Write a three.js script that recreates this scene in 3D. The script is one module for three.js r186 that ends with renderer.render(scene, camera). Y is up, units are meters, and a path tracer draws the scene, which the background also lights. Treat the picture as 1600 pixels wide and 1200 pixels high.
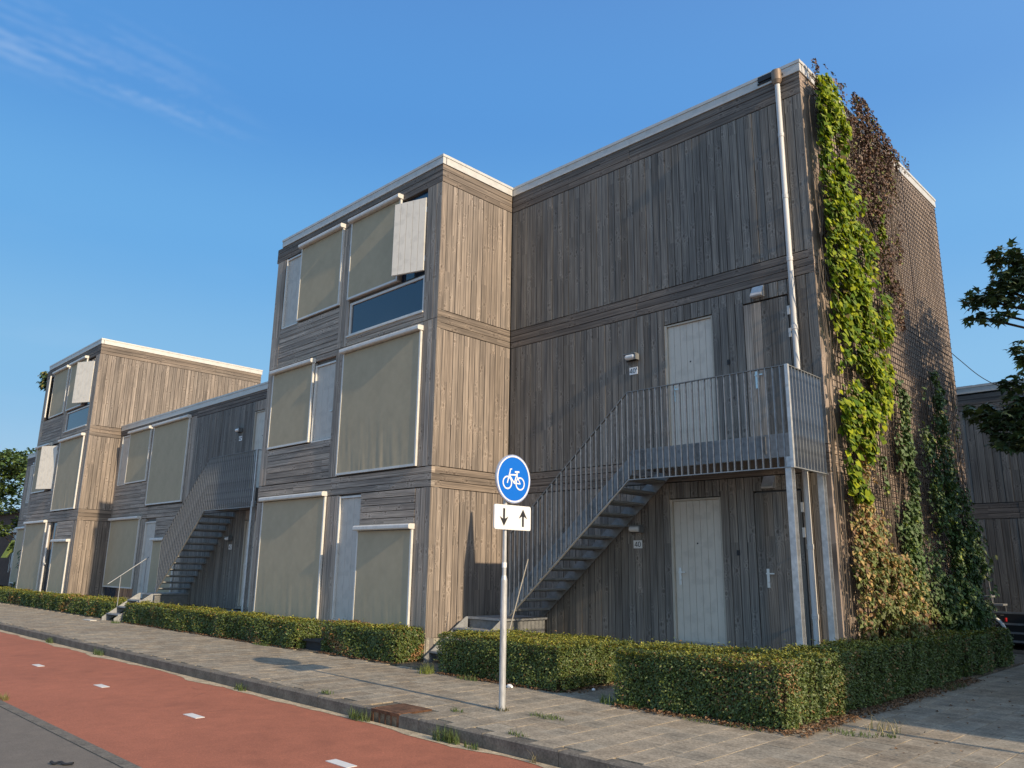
import * as THREE from 'three';
import { mergeGeometries } from 'three/addons/utils/BufferGeometryUtils.js';
import { FontLoader } from 'three/addons/loaders/FontLoader.js';
import { TextGeometry } from 'three/addons/geometries/TextGeometry.js';

// ------------------------------------------------------------------ camera, sky, sun, exposure
const scene = new THREE.Scene();
const camera = new THREE.PerspectiveCamera(52.4, 4 / 3, 0.1, 600);
camera.position.set(11.018, 1.601, 9.085);
camera.rotation.set(0.2311, 0.7802, 0.0149, 'YXZ');

const SUN = new THREE.Vector3(1, 0.455, 0.051).normalize();
const sun = new THREE.DirectionalLight(new THREE.Color().setRGB(1, 0.80, 0.56), 4.8);
sun.position.copy(SUN).multiplyScalar(60); sun.target.position.set(0, 0, 0);
sun.castShadow = true; sun.shadow.radius = 1; sun.shadow.mapSize.set(4096, 4096);
Object.assign(sun.shadow.camera, { left: -45, right: 45, top: 30, bottom: -30, near: 1, far: 140 });
scene.add(sun, sun.target);

const renderer = new THREE.WebGLRenderer({ antialias: true });
renderer.toneMapping = THREE.LinearToneMapping;
renderer.toneMappingExposure = 1.0;
renderer.shadowMap.enabled = true;

// ------------------------------------------------------------------ noise
function rngOf(seed) { let a = seed >>> 0; return () => { a = (a + 0x6D2B79F5) | 0; let t = Math.imul(a ^ (a >>> 15), 1 | a); t = (t + Math.imul(t ^ (t >>> 7), 61 | t)) ^ t; return ((t ^ (t >>> 14)) >>> 0) / 4294967296; }; }
const rnd = rngOf(11);
const rr = (a, b) => a + (b - a) * rnd();
function hash(x, y, s) { let h = Math.imul(x | 0, 374761393) + Math.imul(y | 0, 668265263) + Math.imul(s | 0, 1274126177); h = Math.imul(h ^ (h >>> 13), 1274126177); return ((h ^ (h >>> 16)) >>> 0) / 4294967296; }
function vn(x, y, s = 0) { const xi = Math.floor(x), yi = Math.floor(y); let fx = x - xi, fy = y - yi; fx = fx * fx * (3 - 2 * fx); fy = fy * fy * (3 - 2 * fy);
  const a = hash(xi, yi, s), b = hash(xi + 1, yi, s), c = hash(xi, yi + 1, s), d = hash(xi + 1, yi + 1, s); return a + (b - a) * fx + (c - a + (a - b - c + d) * fx) * fy; }
function fbm(x, y, s = 0, o = 4) { let v = 0, a = 0.5, t = 0; for (let i = 0; i < o; i++) { v += a * vn(x, y, s + i * 17); t += a; a *= 0.5; x *= 2.03; y *= 2.03; } return v / t; }
const cl = (v, a = 0, b = 1) => Math.min(b, Math.max(a, v));
const sm = (a, b, v) => { const t = cl((v - a) / (b - a)); return t * t * (3 - 2 * t); };

// sky: clear air, deeper blue overhead, pale towards the horizon, one streak of cirrus
{
  const W = 2048, H = 1024, d = new Float32Array(W * H * 4);
  const stops = [[-90, .30, .40, .52], [-2, .40, .56, .76], [3, .40, .61, .80], [12, .24, .51, .80], [22, .142, .405, .775], [32, .090, .305, .70], [45, .080, .255, .62], [90, .085, .235, .55]];
  for (let j = 0; j < H; j++) {
    const el = ((j + .5) / H - .5) * 180;
    let k = 0; while (k < stops.length - 2 && el > stops[k + 1][0]) k++;
    const A = stops[k], B = stops[k + 1], t = sm(A[0], B[0], el);
    for (let i = 0; i < W; i++) {
      const phi = ((i + .5) / W - .5) * 2 * Math.PI, e = el * Math.PI / 180;
      const x = Math.cos(phi) * Math.cos(e), y = Math.sin(e), z = Math.sin(phi) * Math.cos(e);
      let r = A[1] + (B[1] - A[1]) * t, g = A[2] + (B[2] - A[2]) * t, b = A[3] + (B[3] - A[3]) * t;
      const c = x * SUN.x + y * SUN.y + z * SUN.z, m = .66 * Math.exp(-(1 - c) * 2.7) + .8 * Math.exp(-(1 - c) * 30);  // broad warm glow round the sun, strengthened to add fill on street-facing walls
      r += m; g += m * .93; b += m * .78;
      const az = Math.atan2(x, -z) * 180 / Math.PI;
      if (el > 1 && el < 60) {
        // cirrus, thin threads drawn out along one direction
        const along = az + 74, line = 30.2 - .07 * along - .0045 * along * along, off = el - line;
        const wisp = fbm(along * .28 + off * .3, off * 3.4 + along * .25, 5, 5), thin = fbm(along * .9, off * 11 + along * .8, 9, 4);
        const env = Math.exp(-Math.pow(off / 1.0, 2)) * sm(11, 2, along) * sm(-34, -12, along);
        const env2 = Math.exp(-Math.pow((off - 2.2) / 1.3, 2)) * sm(9, 0, along) * sm(-30, -14, along) * .45;
        let cv = (env + env2) * sm(.36, .75, wisp) * (.45 + .75 * thin);
        cv += .16 * sm(.55, .85, fbm(az * .12, el * .5, 21, 5)) * sm(26, 12, el) * sm(4, 10, el);
        cv = cl(cv * .26, 0, .3);
        r += (.62 - r) * cv; g += (.74 - g) * cv; b += (.92 - b) * cv;
      }
      const o = (j * W + i) * 4; d[o] = r; d[o + 1] = g; d[o + 2] = b; d[o + 3] = 1;
    }
  }
  const t = new THREE.DataTexture(d, W, H, THREE.RGBAFormat, THREE.FloatType);
  t.mapping = THREE.EquirectangularReflectionMapping; t.magFilter = t.minFilter = THREE.LinearFilter; t.wrapS = THREE.RepeatWrapping; t.needsUpdate = true;
  scene.background = t; scene.environment = t;
}

// ------------------------------------------------------------------ textures
function tex(W, H, fn, srgb = true) {
  const d = new Uint8Array(W * H * 4), c = [0, 0, 0];
  for (let j = 0; j < H; j++) for (let i = 0; i < W; i++) { fn(i, j, c); const o = (j * W + i) * 4; for (let k = 0; k < 3; k++) d[o + k] = cl(c[k]) * 255; d[o + 3] = 255; }
  const t = new THREE.DataTexture(d, W, H); t.magFilter = THREE.LinearFilter; t.minFilter = THREE.LinearMipmapLinearFilter; t.generateMipmaps = true;
  t.wrapS = t.wrapT = THREE.RepeatWrapping; if (srgb) t.colorSpace = THREE.SRGBColorSpace; t.needsUpdate = true; return t;
}
const NC = 10, TL = 3.2;   // ten plank faces side by side, 0.14 m by 3.2 m each
const woodH = new Float32Array(1280 * 1024);
const knots = []; { const r = rngOf(5); for (let k = 0; k < NC; k++) { const a = []; const n = 3 + (r() * 5 | 0); for (let i = 0; i < n; i++) a.push([.15 + r() * .7, r() * TL, .010 + r() * .012]); knots.push(a); } }
const woodMap = tex(1280, 1024, (i, j, c) => {
  const k = i / 128 | 0, u = (i % 128) / 128, v = j / 1024 * TL;         // u across 0.14 m, v in metres
  let bend = 0, kn = 0, halo = 0;
  for (const [ku, kv, kr] of knots[k]) { let dv = v - kv; if (dv > TL / 2) dv -= TL; if (dv < -TL / 2) dv += TL; const dx = (u - ku) * .14, dd = Math.hypot(dx, dv * .55);
    bend += (dx > 0 ? 1 : -1) * .05 * Math.exp(-Math.pow(dv / .07, 2)) * Math.exp(-Math.abs(dx) / .03); kn = Math.max(kn, sm(kr, kr * .55, dd)); halo = Math.max(halo, Math.exp(-Math.pow(dd / (kr * 2.4), 2))); }
  const wv = Math.sin(v / TL * 2 * Math.PI) * .8;
  const g0 = u * 5 + bend * 60 + 2.2 * fbm(u * 1.1 + 9 * k, v * .55 + wv * .1, 30 + k, 3);
  let ring = .5 + .5 * Math.sin(g0 * 2 * Math.PI); ring = Math.pow(ring, 1.8);
  const fib = vn(u * 70, v * 5, 60 + k) * .6 + vn(u * 34, v * 2.2, 80 + k) * .4, blot = fbm(u * 2 + k * 3.3, v * 1.6, 90 + k, 4), streak = fbm(u * 9, v * .8, 120 + k, 3);
  const edge = Math.min(u, 1 - u);
  let m = .80 - .13 * ring * (.6 + .6 * blot) + .30 * (fib - .5) + .24 * (blot - .5) + .30 * (streak - .5);
  m += halo * .07; m -= kn * .22;
  woodH[j * 1280 + i] = .55 + .3 * (1 - ring) + .25 * (fib - .5) - .2 * kn;
  const warm = .5 + (blot - .5) * .9;
  c[0] = m * (1 + .018 * warm) + .015 * kn; c[1] = m * (.992 + .004 * warm); c[2] = m * (.985 - .026 * warm) - .015 * kn;
});
const woodBump = tex(1280, 1024, (i, j, c) => { c[0] = c[1] = c[2] = woodH[j * 1280 + i]; }, false);
const grain = (N, fn) => tex(N, N, (i, j, c) => fn(i / N, j / N, c));
// tileable noise by blending
const tn = (u, v, f, s, o = 4) => { const a = fbm(u * f, v * f, s, o), b = fbm((u - 1) * f, v * f, s, o), cc = fbm(u * f, (v - 1) * f, s, o), dd = fbm((u - 1) * f, (v - 1) * f, s, o); const x = sm(.7, 1, u), y = sm(.7, 1, v); return (a * (1 - x) + b * x) * (1 - y) + (cc * (1 - x) + dd * x) * y; };
const concreteMap = grain(512, (u, v, c) => { const m = .78 + .34 * (tn(u, v, 6, 3) - .5) + .30 * (tn(u, v, 60, 8, 2) - .5) + .3 * (hash(u * 512, v * 512, 4) - .5) * .6; c[0] = m * 1.01; c[1] = m; c[2] = m * .97; });
const asphaltMap = grain(1024, (u, v, c) => { const h = hash(u * 1024, v * 1024, 7); let m = .78 + .10 * (tn(u, v, 9, 13) - .5) + .22 * (tn(u, v, 150, 28, 2) - .5) + .26 * (h - .5); if (h > .993) m += .22; c[0] = c[1] = c[2] = m; });
const arcs = []; { const r = rngOf(19); for (let i = 0; i < 9; i++) arcs.push([r(), r(), .05 + r() * .14, r() * 6.28, .25 + r() * .5]); }
const redMap = grain(1024, (u, v, c) => { const h = hash(u * 1024, v * 1024, 7); let m = .80 + .10 * (tn(u, v, 4, 14, 5) - .5) + .10 * (tn(u, v, 40, 15, 3) - .5) + .16 * (h - .5); if (h > .994) m += .16; const st = sm(.66, .80, tn(u, v, 11, 17, 4)); m -= .025 * st;
  for (const [x, y, r, a, l] of arcs) { const dx = u - x, dy = v - y, q = Math.abs(Math.hypot(dx, dy) - r); if (q < .004) { let t = Math.atan2(dy, dx) - a; t = Math.atan2(Math.sin(t), Math.cos(t)); if (Math.abs(t) < l) m -= .12 * (1 - q / .004) * (1 - Math.abs(t) / l); } }
  c[0] = m; c[1] = m * .995; c[2] = m * .98; }); redMap.repeat.set(1 / 7, 1 / 7);
const galvMap = grain(256, (u, v, c) => { const a = tn(u, v, 22, 33, 2), b = tn(u, v, 5, 41, 4); const m = .90 + .18 * (a - .5) + .20 * (b - .5); c[0] = m; c[1] = m; c[2] = m; });
const fabricMap = grain(512, (u, v, c) => { const m = .9 + .10 * (tn(u, v, 4, 51) - .5) + .04 * (hash(u * 512, v * 512, 2) - .5); c[0] = m; c[1] = m; c[2] = m * .985; });
const soilMap = grain(512, (u, v, c) => { const m = .62 + .6 * (tn(u, v, 14, 61) - .5) + .5 * (hash(u * 512, v * 512, 9) - .5); c[0] = m * 1.02; c[1] = m * .97; c[2] = m * .88; });
const dirtMap = grain(512, (u, v, c) => { const b = sm(.5, .72, tn(u, v, 7, 71, 5)); const m = .965 + .05 * (tn(u, v, 3, 75) - .5) - .045 * b + .03 * (fbm(u * 90, v * 4, 12, 2) - .5); c[0] = m; c[1] = m * .995; c[2] = m * .98; });

// ------------------------------------------------------------------ materials
const lin = (r, g, b) => new THREE.Color().setRGB(r, g, b);
const std = (col, o = {}) => new THREE.MeshStandardMaterial({ color: col, roughness: .8, ...o });
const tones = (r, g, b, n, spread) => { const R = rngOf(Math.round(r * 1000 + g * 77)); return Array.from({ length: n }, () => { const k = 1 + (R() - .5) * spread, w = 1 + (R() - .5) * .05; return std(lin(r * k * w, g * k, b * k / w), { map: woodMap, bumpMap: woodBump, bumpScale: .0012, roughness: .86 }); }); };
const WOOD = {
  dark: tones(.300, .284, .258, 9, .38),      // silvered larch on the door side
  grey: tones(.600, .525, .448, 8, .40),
  low: tones(.385, .352, .312, 8, .42),
  brown: tones(.432, .374, .326, 9, .48),     // browner larch on the sunny ends
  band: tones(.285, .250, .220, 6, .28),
  vine: tones(.560, .455, .385, 6, .28),
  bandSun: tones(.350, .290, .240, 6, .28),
};
const M = {
  core: std(lin(.20, .185, .17), { roughness: .95 }),
  fascia: std(lin(.66, .64, .60), { roughness: .45, metalness: .1, map: dirtMap }),
  alu: std(lin(.74, .73, .70), { roughness: .4, map: dirtMap }),
  fabric: std(lin(.565, .48, .335), { roughness: .92, map: fabricMap }),
  panel: std(lin(.60, .57, .52), { roughness: .55, map: dirtMap }),
  door: std(lin(.68, .625, .54), { roughness: .5, map: dirtMap }),
  frameWood: std(lin(.55, .50, .42), { roughness: .7, map: dirtMap }),
  shutter: std(lin(.74, .72, .67), { roughness: .55, map: dirtMap }),
  dark: std(lin(.02, .02, .022), { roughness: .6 }),
  rubber: std(lin(.03, .03, .03), { roughness: .8 }),
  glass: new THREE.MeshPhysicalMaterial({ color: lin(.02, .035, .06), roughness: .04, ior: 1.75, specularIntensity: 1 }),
  lampGlass: new THREE.MeshPhysicalMaterial({ color: lin(.75, .75, .72), roughness: .2, clearcoat: 1 }),
  galv: std(lin(.41, .425, .43), { roughness: .5, metalness: .35, map: galvMap }),
  galvMid: std(lin(.35, .365, .37), { roughness: .55, metalness: .3, map: galvMap }),
  galvDull: std(lin(.27, .275, .27), { roughness: .62, metalness: .3, map: galvMap }),
  galvLight: std(lin(.68, .68, .66), { roughness: .45, metalness: .3, map: galvMap }),
  pvc: std(lin(.84, .82, .78), { roughness: .5, map: galvMap }),
  copper: std(lin(.30, .22, .16), { roughness: .55, metalness: .3, map: dirtMap }),
  steel: std(lin(.62, .62, .60), { roughness: .3, metalness: .9 }),
  concrete: std(lin(.55, .52, .46), { map: concreteMap, roughness: .92 }),
  signBlue: std(lin(.006, .15, .62), { roughness: .35 }),
  signWhite: std(lin(.82, .82, .80), { roughness: .4 }),
  signBlack: std(lin(.025, .025, .027), { roughness: .45 }),
  wire: std(lin(.10, .075, .06), { roughness: .6, metalness: .4 }),
  soil: std(lin(.42, .36, .28), { map: soilMap, roughness: 1 }),
  sand: std(lin(.80, .66, .46), { map: concreteMap, roughness: 1 }),
  joint: std(lin(.26, .215, .16), { map: concreteMap, roughness: 1 }),
  red: std(lin(.64, .220, .122), { map: redMap, bumpMap: asphaltMap, bumpScale: .002, roughness: .9 }),
  asphalt: std(lin(.29, .25, .20), { map: asphaltMap, bumpMap: asphaltMap, bumpScale: .003, roughness: .92 }),
  kerb: std(lin(.26, .235, .20), { map: concreteMap, roughness: .95 }),
  marking: std(lin(.80, .79, .76), { map: dirtMap, roughness: .7 }),
  rust: std(lin(.34, .18, .11), { map: soilMap, roughness: .95 }),
  bark: std(lin(.12, .10, .08), { roughness: .95, map: soilMap }),
  hedgeCore: std(lin(.13, .115, .06), { roughness: 1, map: soilMap }),
  stem: std(lin(.14, .11, .08), { roughness: .9 }),
  brickBrown: std(lin(.16, .10, .075), { map: concreteMap, roughness: .9 }),
  yellow: std(lin(.72, .60, .06), { roughness: .8 }),
};
const leafMat = (o = {}) => new THREE.MeshPhysicalMaterial({ color: lin(1, 1, 1), roughness: .62, transmission: .3, thickness: 0, side: THREE.DoubleSide, ...o });
const pavers = Array.from({ length: 7 }, (_, i) => { const k = .86 + .05 * i, w = 1 + (hash(i, 3, 1) - .5) * .08; return std(lin(.52 * k * w, .445 * k, .342 * k / w), { map: concreteMap, bumpMap: concreteMap, bumpScale: .0015, roughness: .93 }); });

// ------------------------------------------------------------------ mesh helpers
function uvBox(g) {           // uv in metres from position and facing
  const p = g.attributes.position, n = g.attributes.normal, uv = new Float32Array(p.count * 2);
  for (let i = 0; i < p.count; i++) { const ax = Math.abs(n.getX(i)), ay = Math.abs(n.getY(i)), az = Math.abs(n.getZ(i)); const x = p.getX(i), y = p.getY(i), z = p.getZ(i);
    if (ay >= ax && ay >= az) { uv[2 * i] = x; uv[2 * i + 1] = z; } else if (ax >= az) { uv[2 * i] = z; uv[2 * i + 1] = y; } else { uv[2 * i] = x; uv[2 * i + 1] = y; } }
  g.setAttribute('uv', new THREE.BufferAttribute(uv, 2)); return g;
}
const box = (x0, x1, y0, y1, z0, z1) => { const g = new THREE.BoxGeometry(Math.abs(x1 - x0), Math.abs(y1 - y0), Math.abs(z1 - z0)); g.translate((x0 + x1) / 2, (y0 + y1) / 2, (z0 + z1) / 2); return uvBox(g); };
function bevelBox(w, h, d, b) {      // box with a chamfered top rim
  const s = new THREE.Shape(); const x = w / 2 - b, y = d / 2 - b; s.moveTo(-x, -y); s.lineTo(x, -y); s.lineTo(x, y); s.lineTo(-x, y);
  const g = new THREE.ExtrudeGeometry(s, { depth: h - b, bevelEnabled: true, bevelSize: b, bevelThickness: b, bevelSegments: 1, steps: 1 }); g.rotateX(-Math.PI / 2); g.computeBoundingBox(); g.translate(0, -g.boundingBox.max.y, 0); return uvBox(g);
}
const cyl = (a, b, r0, r1 = r0, seg = 10) => { const A = new THREE.Vector3(...a), B = new THREE.Vector3(...b), d = B.clone().sub(A), g = new THREE.CylinderGeometry(r1, r0, d.length(), seg, 1); g.translate(0, d.length() / 2, 0); g.applyQuaternion(new THREE.Quaternion().setFromUnitVectors(new THREE.Vector3(0, 1, 0), d.clone().normalize())); g.translate(...a); return g; };
const bar = (a, b, w, t) => { // rectangular bar from a to b in an xy plane, w in plane, t along z
  const dx = b[0] - a[0], dy = b[1] - a[1], l = Math.hypot(dx, dy), g = new THREE.BoxGeometry(l, w, t); g.rotateZ(Math.atan2(dy, dx)); g.translate((a[0] + b[0]) / 2, (a[1] + b[1]) / 2, a[2]); return uvBox(g); };
const merge = (list) => mergeGeometries(list.map(g => { const h = g.index ? g.toNonIndexed() : g; for (const k of Object.keys(h.attributes)) if (!['position', 'normal', 'uv'].includes(k)) h.deleteAttribute(k); return h; }));
const taken = {};
function numbered(n) { taken[n] = (taken[n] ?? -1) + 1; return taken[n] ? n + '_' + String(taken[n]).padStart(3, '0') : n; }
function part(name, geo, mat, parent) { const m = new THREE.Mesh(Array.isArray(geo) ? merge(geo) : geo, mat); m.name = name; m.castShadow = m.receiveShadow = true; parent.add(m); return m; }
function thing(name, label, category, pos = [0, 0, 0], group) { const o = new THREE.Group(); o.name = numbered(name); o.position.set(...pos); o.userData = { label, category }; if (group) o.userData.group = group; scene.add(o); return o; }
function struct(name, geo, mat) { const m = part(name, geo, mat, scene); m.userData.kind = 'structure'; return m; }
function stuffPart(m) { m.userData.kind = 'stuff'; return m; }
function solo(name, label, category, geo, mat, group) { const m = part(numbered(name), geo, mat, scene); m.userData = { label, category }; if (group) m.userData.group = group; return m; }

// planks: shared geometries, keyed by size and by the face of the wood texture they show
const plankCache = new Map();
function plankGeo(w, l, d, vertical, k, off) {
  const key = [w.toFixed(3), l.toFixed(3), d.toFixed(3), vertical, k, off].join();
  if (plankCache.has(key)) return plankCache.get(key);
  const g = vertical ? new THREE.BoxGeometry(w, l, d) : new THREE.BoxGeometry(l, w, d); const p = g.attributes.position, uv = g.attributes.uv;
  for (let i = 0; i < p.count; i++) { const a = vertical ? p.getX(i) : p.getY(i), b = vertical ? p.getY(i) : p.getX(i), z = p.getZ(i) + d / 2;
    const across = cl((a + w / 2) / .14, .02, .98) * .94 + .03; uv.setXY(i, (k + across) / NC, (b + l / 2 + off * .8 + (z < d * .5 ? .02 : 0)) / TL); }
  plankCache.set(key, g); return g;
}
const BD = .085;   // depth of a board with its batten: front at n = 0, back at the wall
function plank(face, u, y, w, l, vertical, tone) {
  const set = WOOD[tone], m = part('plank', plankGeo(w, l, BD, vertical, rnd() * NC | 0, rnd() * 4 | 0), set[rnd() * set.length | 0], face);
  m.position.set(u, y, -BD / 2 + rr(-.003, .003)); return m;
}
function vb(face, u0, u1, y0, y1, tone, w = .142) { const n = Math.max(1, Math.round((u1 - u0) / w)), bw = (u1 - u0) / n; for (let i = 0; i < n; i++) plank(face, u0 + (i + .5) * bw, (y0 + y1) / 2, bw - .012, y1 - y0 - .010, true, tone); }
function hb(face, u0, u1, y0, y1, tone, w = .13, split = []) { const n = Math.max(1, Math.round((y1 - y0) / w)), bh = (y1 - y0) / n, e = [u0, ...split, u1];
  for (let i = 0; i < n; i++) for (let k = 0; k < e.length - 1; k++) plank(face, (e[k] + e[k + 1]) / 2, y0 + (i + .5) * bh, bh - .012, e[k + 1] - e[k] - .005, false, tone); }
function faceOf(building, name, x, z, turn, u0, u1, y0, y1) { // wall behind the boards; children are laid out in (u, y, outward)
  const w = part(name, box(u0, u1, y0, y1, -.2, -BD - .004), M.core, building); w.position.set(x, 0, z); w.rotation.y = turn; return w; }
// flat trim in the frame of a face
const fpart = (face, name, mat, ...boxes) => part(name, boxes.map(b => box(...b)), mat, face);

// ------------------------------------------------------------------ facade elements
function blind(f, u0, u1, y0, y1, wrinkle = 0, over = .04) { // outside roller blind: cloth, box, two rails, bottom bar
  const g = new THREE.PlaneGeometry(u1 - u0 - .03, y1 - y0 - .04, wrinkle ? 90 : 14, wrinkle ? 50 : 20), p = g.attributes.position;
  for (let i = 0; i < p.count; i++) { const x = p.getX(i), y = p.getY(i), h = (y1 - y0) / 2, t = sm(.05, -h, y); p.setZ(i, .0018 * (fbm(x * 3, y * 2, 6) - .5) + wrinkle * .015 * t * (fbm(x * 9 + y * .6, y * .7, 3, 3) - .5)); }
  g.computeVertexNormals(); g.translate((u0 + u1) / 2, (y0 + y1) / 2, .040);
  { const q = g.attributes.position, uv = g.attributes.uv; for (let i = 0; i < q.count; i++) uv.setXY(i, q.getX(i), q.getY(i)); }
  const c = part('roller_blind', g, M.fabric, f);
  fpart(c, 'backing_panel', M.panel, [u0, u1, y0, y1, -BD - .002, -.02]);
  const bx = new THREE.Shape(); bx.moveTo(-.01, -.05); bx.lineTo(.12, -.05); bx.lineTo(.14, -.03); bx.lineTo(.14, .015); bx.quadraticCurveTo(.135, .045, .09, .048); bx.lineTo(-.01, .048);
  const bg = new THREE.ExtrudeGeometry(bx, { depth: u1 - u0 + over * 2, bevelEnabled: false, curveSegments: 5 }); bg.rotateY(Math.PI / 2); bg.scale(1, 1, -1); { const ix = bg.index; if (!ix) { const q = bg.attributes.position, n = bg.attributes.normal; for (let i = 0; i < q.count; i += 3) for (const at of [q, n]) { const a = [at.getX(i + 1), at.getY(i + 1), at.getZ(i + 1)]; at.setXYZ(i + 1, at.getX(i + 2), at.getY(i + 2), at.getZ(i + 2)); at.setXYZ(i + 2, ...a); } } }
  bg.rotateX(0); bg.computeVertexNormals(); uvBox(bg); bg.translate(u0 - over, y1 + .045, .003);
  part('roller_box', bg, M.alu, c);
  for (const u of [u0, u1]) part('guide_rail', box(u - .02, u + .02, y0 - .02, y1 - .006, .003, .050), M.alu, c);
  part('bottom_bar', box(u0 + .028, u1 - .028, y0 - .018, y0 + .026, .010, .050), M.alu, c);
  return c;
}
function panelBoards(parent, u0, u1, y0, y1, n0, mat, count, name = 'panel_board') { const w = (u1 - u0) / count; for (let i = 0; i < count; i++) part(name, box(u0 + i * w + (name === 'shutter_board' ? .005 : .0028), u0 + (i + 1) * w - (name === 'shutter_board' ? .005 : .0028), y0, y1, n0, n0 + .012), mat, parent); }
function ventPanel(f, u0, u1, y0, y1, n = 3) { // tall grey opening panel beside a window
  const s = part('vent_panel', box(u0, u1, y0, y1, -BD - .002, -.055), M.panel, f); panelBoards(s, u0 + .03, u1 - .03, y0 + .03, y1 - .05, -.0548, M.panel, n);
  part('panel_frame', [box(u0 - .012, u0 + .022, y0, y1, -.05, .004), box(u0 + .024, u1, y1 - .04, y1, -.05, -.01), box(u0 + .024, u1 + .02, y0 - .02, y0 + .01, -.05, .012)], M.alu, s);
  part('panel_handle', box(u1 - .12, u1 - .03, (y0 + y1) / 2 - .26, (y0 + y1) / 2 - .245, -.04, -.015), M.steel, s); return s; }
function openShutter(f, hinge, width, y0, y1, ang, leftHinge = false) { // panel swung out from its opening
  const g = new THREE.Group(); g.name = 'vent_shutter'; g.position.set(hinge, 0, .02); g.rotation.y = leftHinge ? -ang : ang; f.add(g);
  const a = leftHinge ? 0 : -width, b = leftHinge ? width : 0;
  part('shutter_core', box(a, b, y0, y1, -.045, -.013), M.shutter, g); panelBoards(g, a + .006, b - .006, y0 + .006, y1 - .006, -.0128, M.shutter, 5, 'shutter_board');
  for (const y of [y0 + .26, y1 - .26]) part('hinge', cyl([0, y - .06, -.03], [0, y + .06, -.03], .014), M.steel, g);
  part('stay_arm', cyl([leftHinge ? .3 : -.3, y1 - .06, -.05], [leftHinge ? .1 : -.1, y1 - .06, -.32], .008), M.steel, g); return g; }
function windowPane(f, u0, u1, y0, y1) {
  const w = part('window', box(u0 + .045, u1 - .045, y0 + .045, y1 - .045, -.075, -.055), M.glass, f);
  part('window_frame', [box(u0, u0 + .05, y0, y1, -BD, -.022), box(u1 - .05, u1, y0, y1, -BD, -.022), box(u0 + .05, u1 - .05, y1 - .05, y1, -BD, -.026), box(u0 + .05, u1 - .05, y0, y0 + .05, -BD, -.026)], M.alu, w);
  part('window_sill', box(u0 - .02, u1 + .02, y0 - .03, y0 - .002, -.07, .03), M.alu, w); return w; }
function door(f, u0, u1, y0, y1) {
  const d = part('door', box(u0 + .03, u1 - .03, y0, y1 - .03, -BD - .002, -.062), M.door, f); panelBoards(d, u0 + .032, u1 - .032, y0 + .02, y1 - .034, -.0618, M.door, 7, 'door_board');
  part('door_frame', [box(u0 - .012, u0 + .028, y0, y1, -BD, -.006), box(u1 - .028, u1, y0, y1, -BD, -.02), box(u0 + .03, u1 - .03, y1 - .028, y1, -BD, -.02)], M.frameWood, d);
  handle(d, u0 + .12, y0 + 1.02, -.05, 1); part('peephole', cyl([(u0 + u1) / 2, y0 + 1.52, -.06], [(u0 + u1) / 2, y0 + 1.52, -.044], .013), M.dark, d);
  part('doorstep', box(u0 - .02, u1 + .02, y0 - .05, y0 - .002, -BD, .06), M.concrete, d); return d; }
function handle(p, u, y, n, dir) { part('handle', [box(u - .022, u + .022, y - .15, y + .12, n, n + .009), cyl([u, y + .05, n], [u, y + .05, n + .05], .009), box(u - (dir < 0 ? .12 : .008), u + (dir > 0 ? .12 : .008), y + .041, y + .059, n + .045, n + .058), cyl([u, y - .07, n + .008], [u, y - .07, n + .018], .012)], M.steel, p); }
function woodDoor(f, u0, u1, y0, y1, tone, pale) { // store door clad with the same boards
  const d = part('storage_door', box(u0, u1, y0, y1, -BD - .001, -.06), M.core, f); const n = 5, w = (u1 - u0) / n, set = WOOD[tone];
  for (let i = 0; i < n; i++) { const m = part('door_board', plankGeo(w - .006, y1 - y0 - .02, .05, true, rnd() * NC | 0, rnd() * 4 | 0), pale && i < 2 ? WOOD.grey[i] : set[rnd() * set.length | 0], d); m.position.set(u0 + (i + .5) * w, (y0 + y1) / 2, -.028); }
  handle(d, u0 + .16, y0 + 1.02, -.008, 1); for (const y of [y1 - .25, y1 - .61]) part('hinge', box(u1 - .012, u1 + .03, y - .07, y + .07, -.03, .006), M.alu, d); return d; }
const font = await new FontLoader().loadAsync('fonts/droid/droid_sans_regular.typeface.json');
const fontB = await new FontLoader().loadAsync('fonts/droid/droid_sans_bold.typeface.json');
function text(s, size, f = font) { const g = new TextGeometry(s, { font: f, size, depth: .003, curveSegments: 4 }); g.computeBoundingBox(); const b = g.boundingBox; g.translate(-(b.min.x + b.max.x) / 2, -(b.min.y + b.max.y) / 2, 0); return g; }
function wallLamp(x, y, z, label) { // bulkhead light, unlit
  const t = thing('wall_lamp', label, 'lamp', [x, y, z], 'bulkhead lamps beside the front doors');
  part('back_plate', box(-.12, .12, -.055, .06, 0, .03), M.rubber, t);
  const b = new THREE.CapsuleGeometry(.052, .13, 4, 12); b.rotateZ(Math.PI / 2); b.scale(1, 1, 1.1); b.translate(0, .005, .075); part('lamp_glass', b, M.lampGlass, t);
  part('hood', [box(-.145, .125, .05, .066, .01, .12), box(.115, .14, -.055, .05, .01, .12)], M.galvDull, t);
}
function houseNumber(x, y, z, s, sup, label) {
  const t = thing('number_plate', label, 'number plate', [x, y, z], 'house number plates');
  part('plate', box(-.088, .088, -.066, .066, 0, .006), M.signWhite, t);
  const g = text(s, .085); g.translate(sup ? -.018 : 0, 0, .0065); const gs = [g]; if (sup) { const h = text(sup, .042); h.translate(.066, .03, .0065); gs.push(h); }
  part('number', gs, M.signBlack, t);
}
const F0 = .5, F1 = 3.5;   // floor levels

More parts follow.
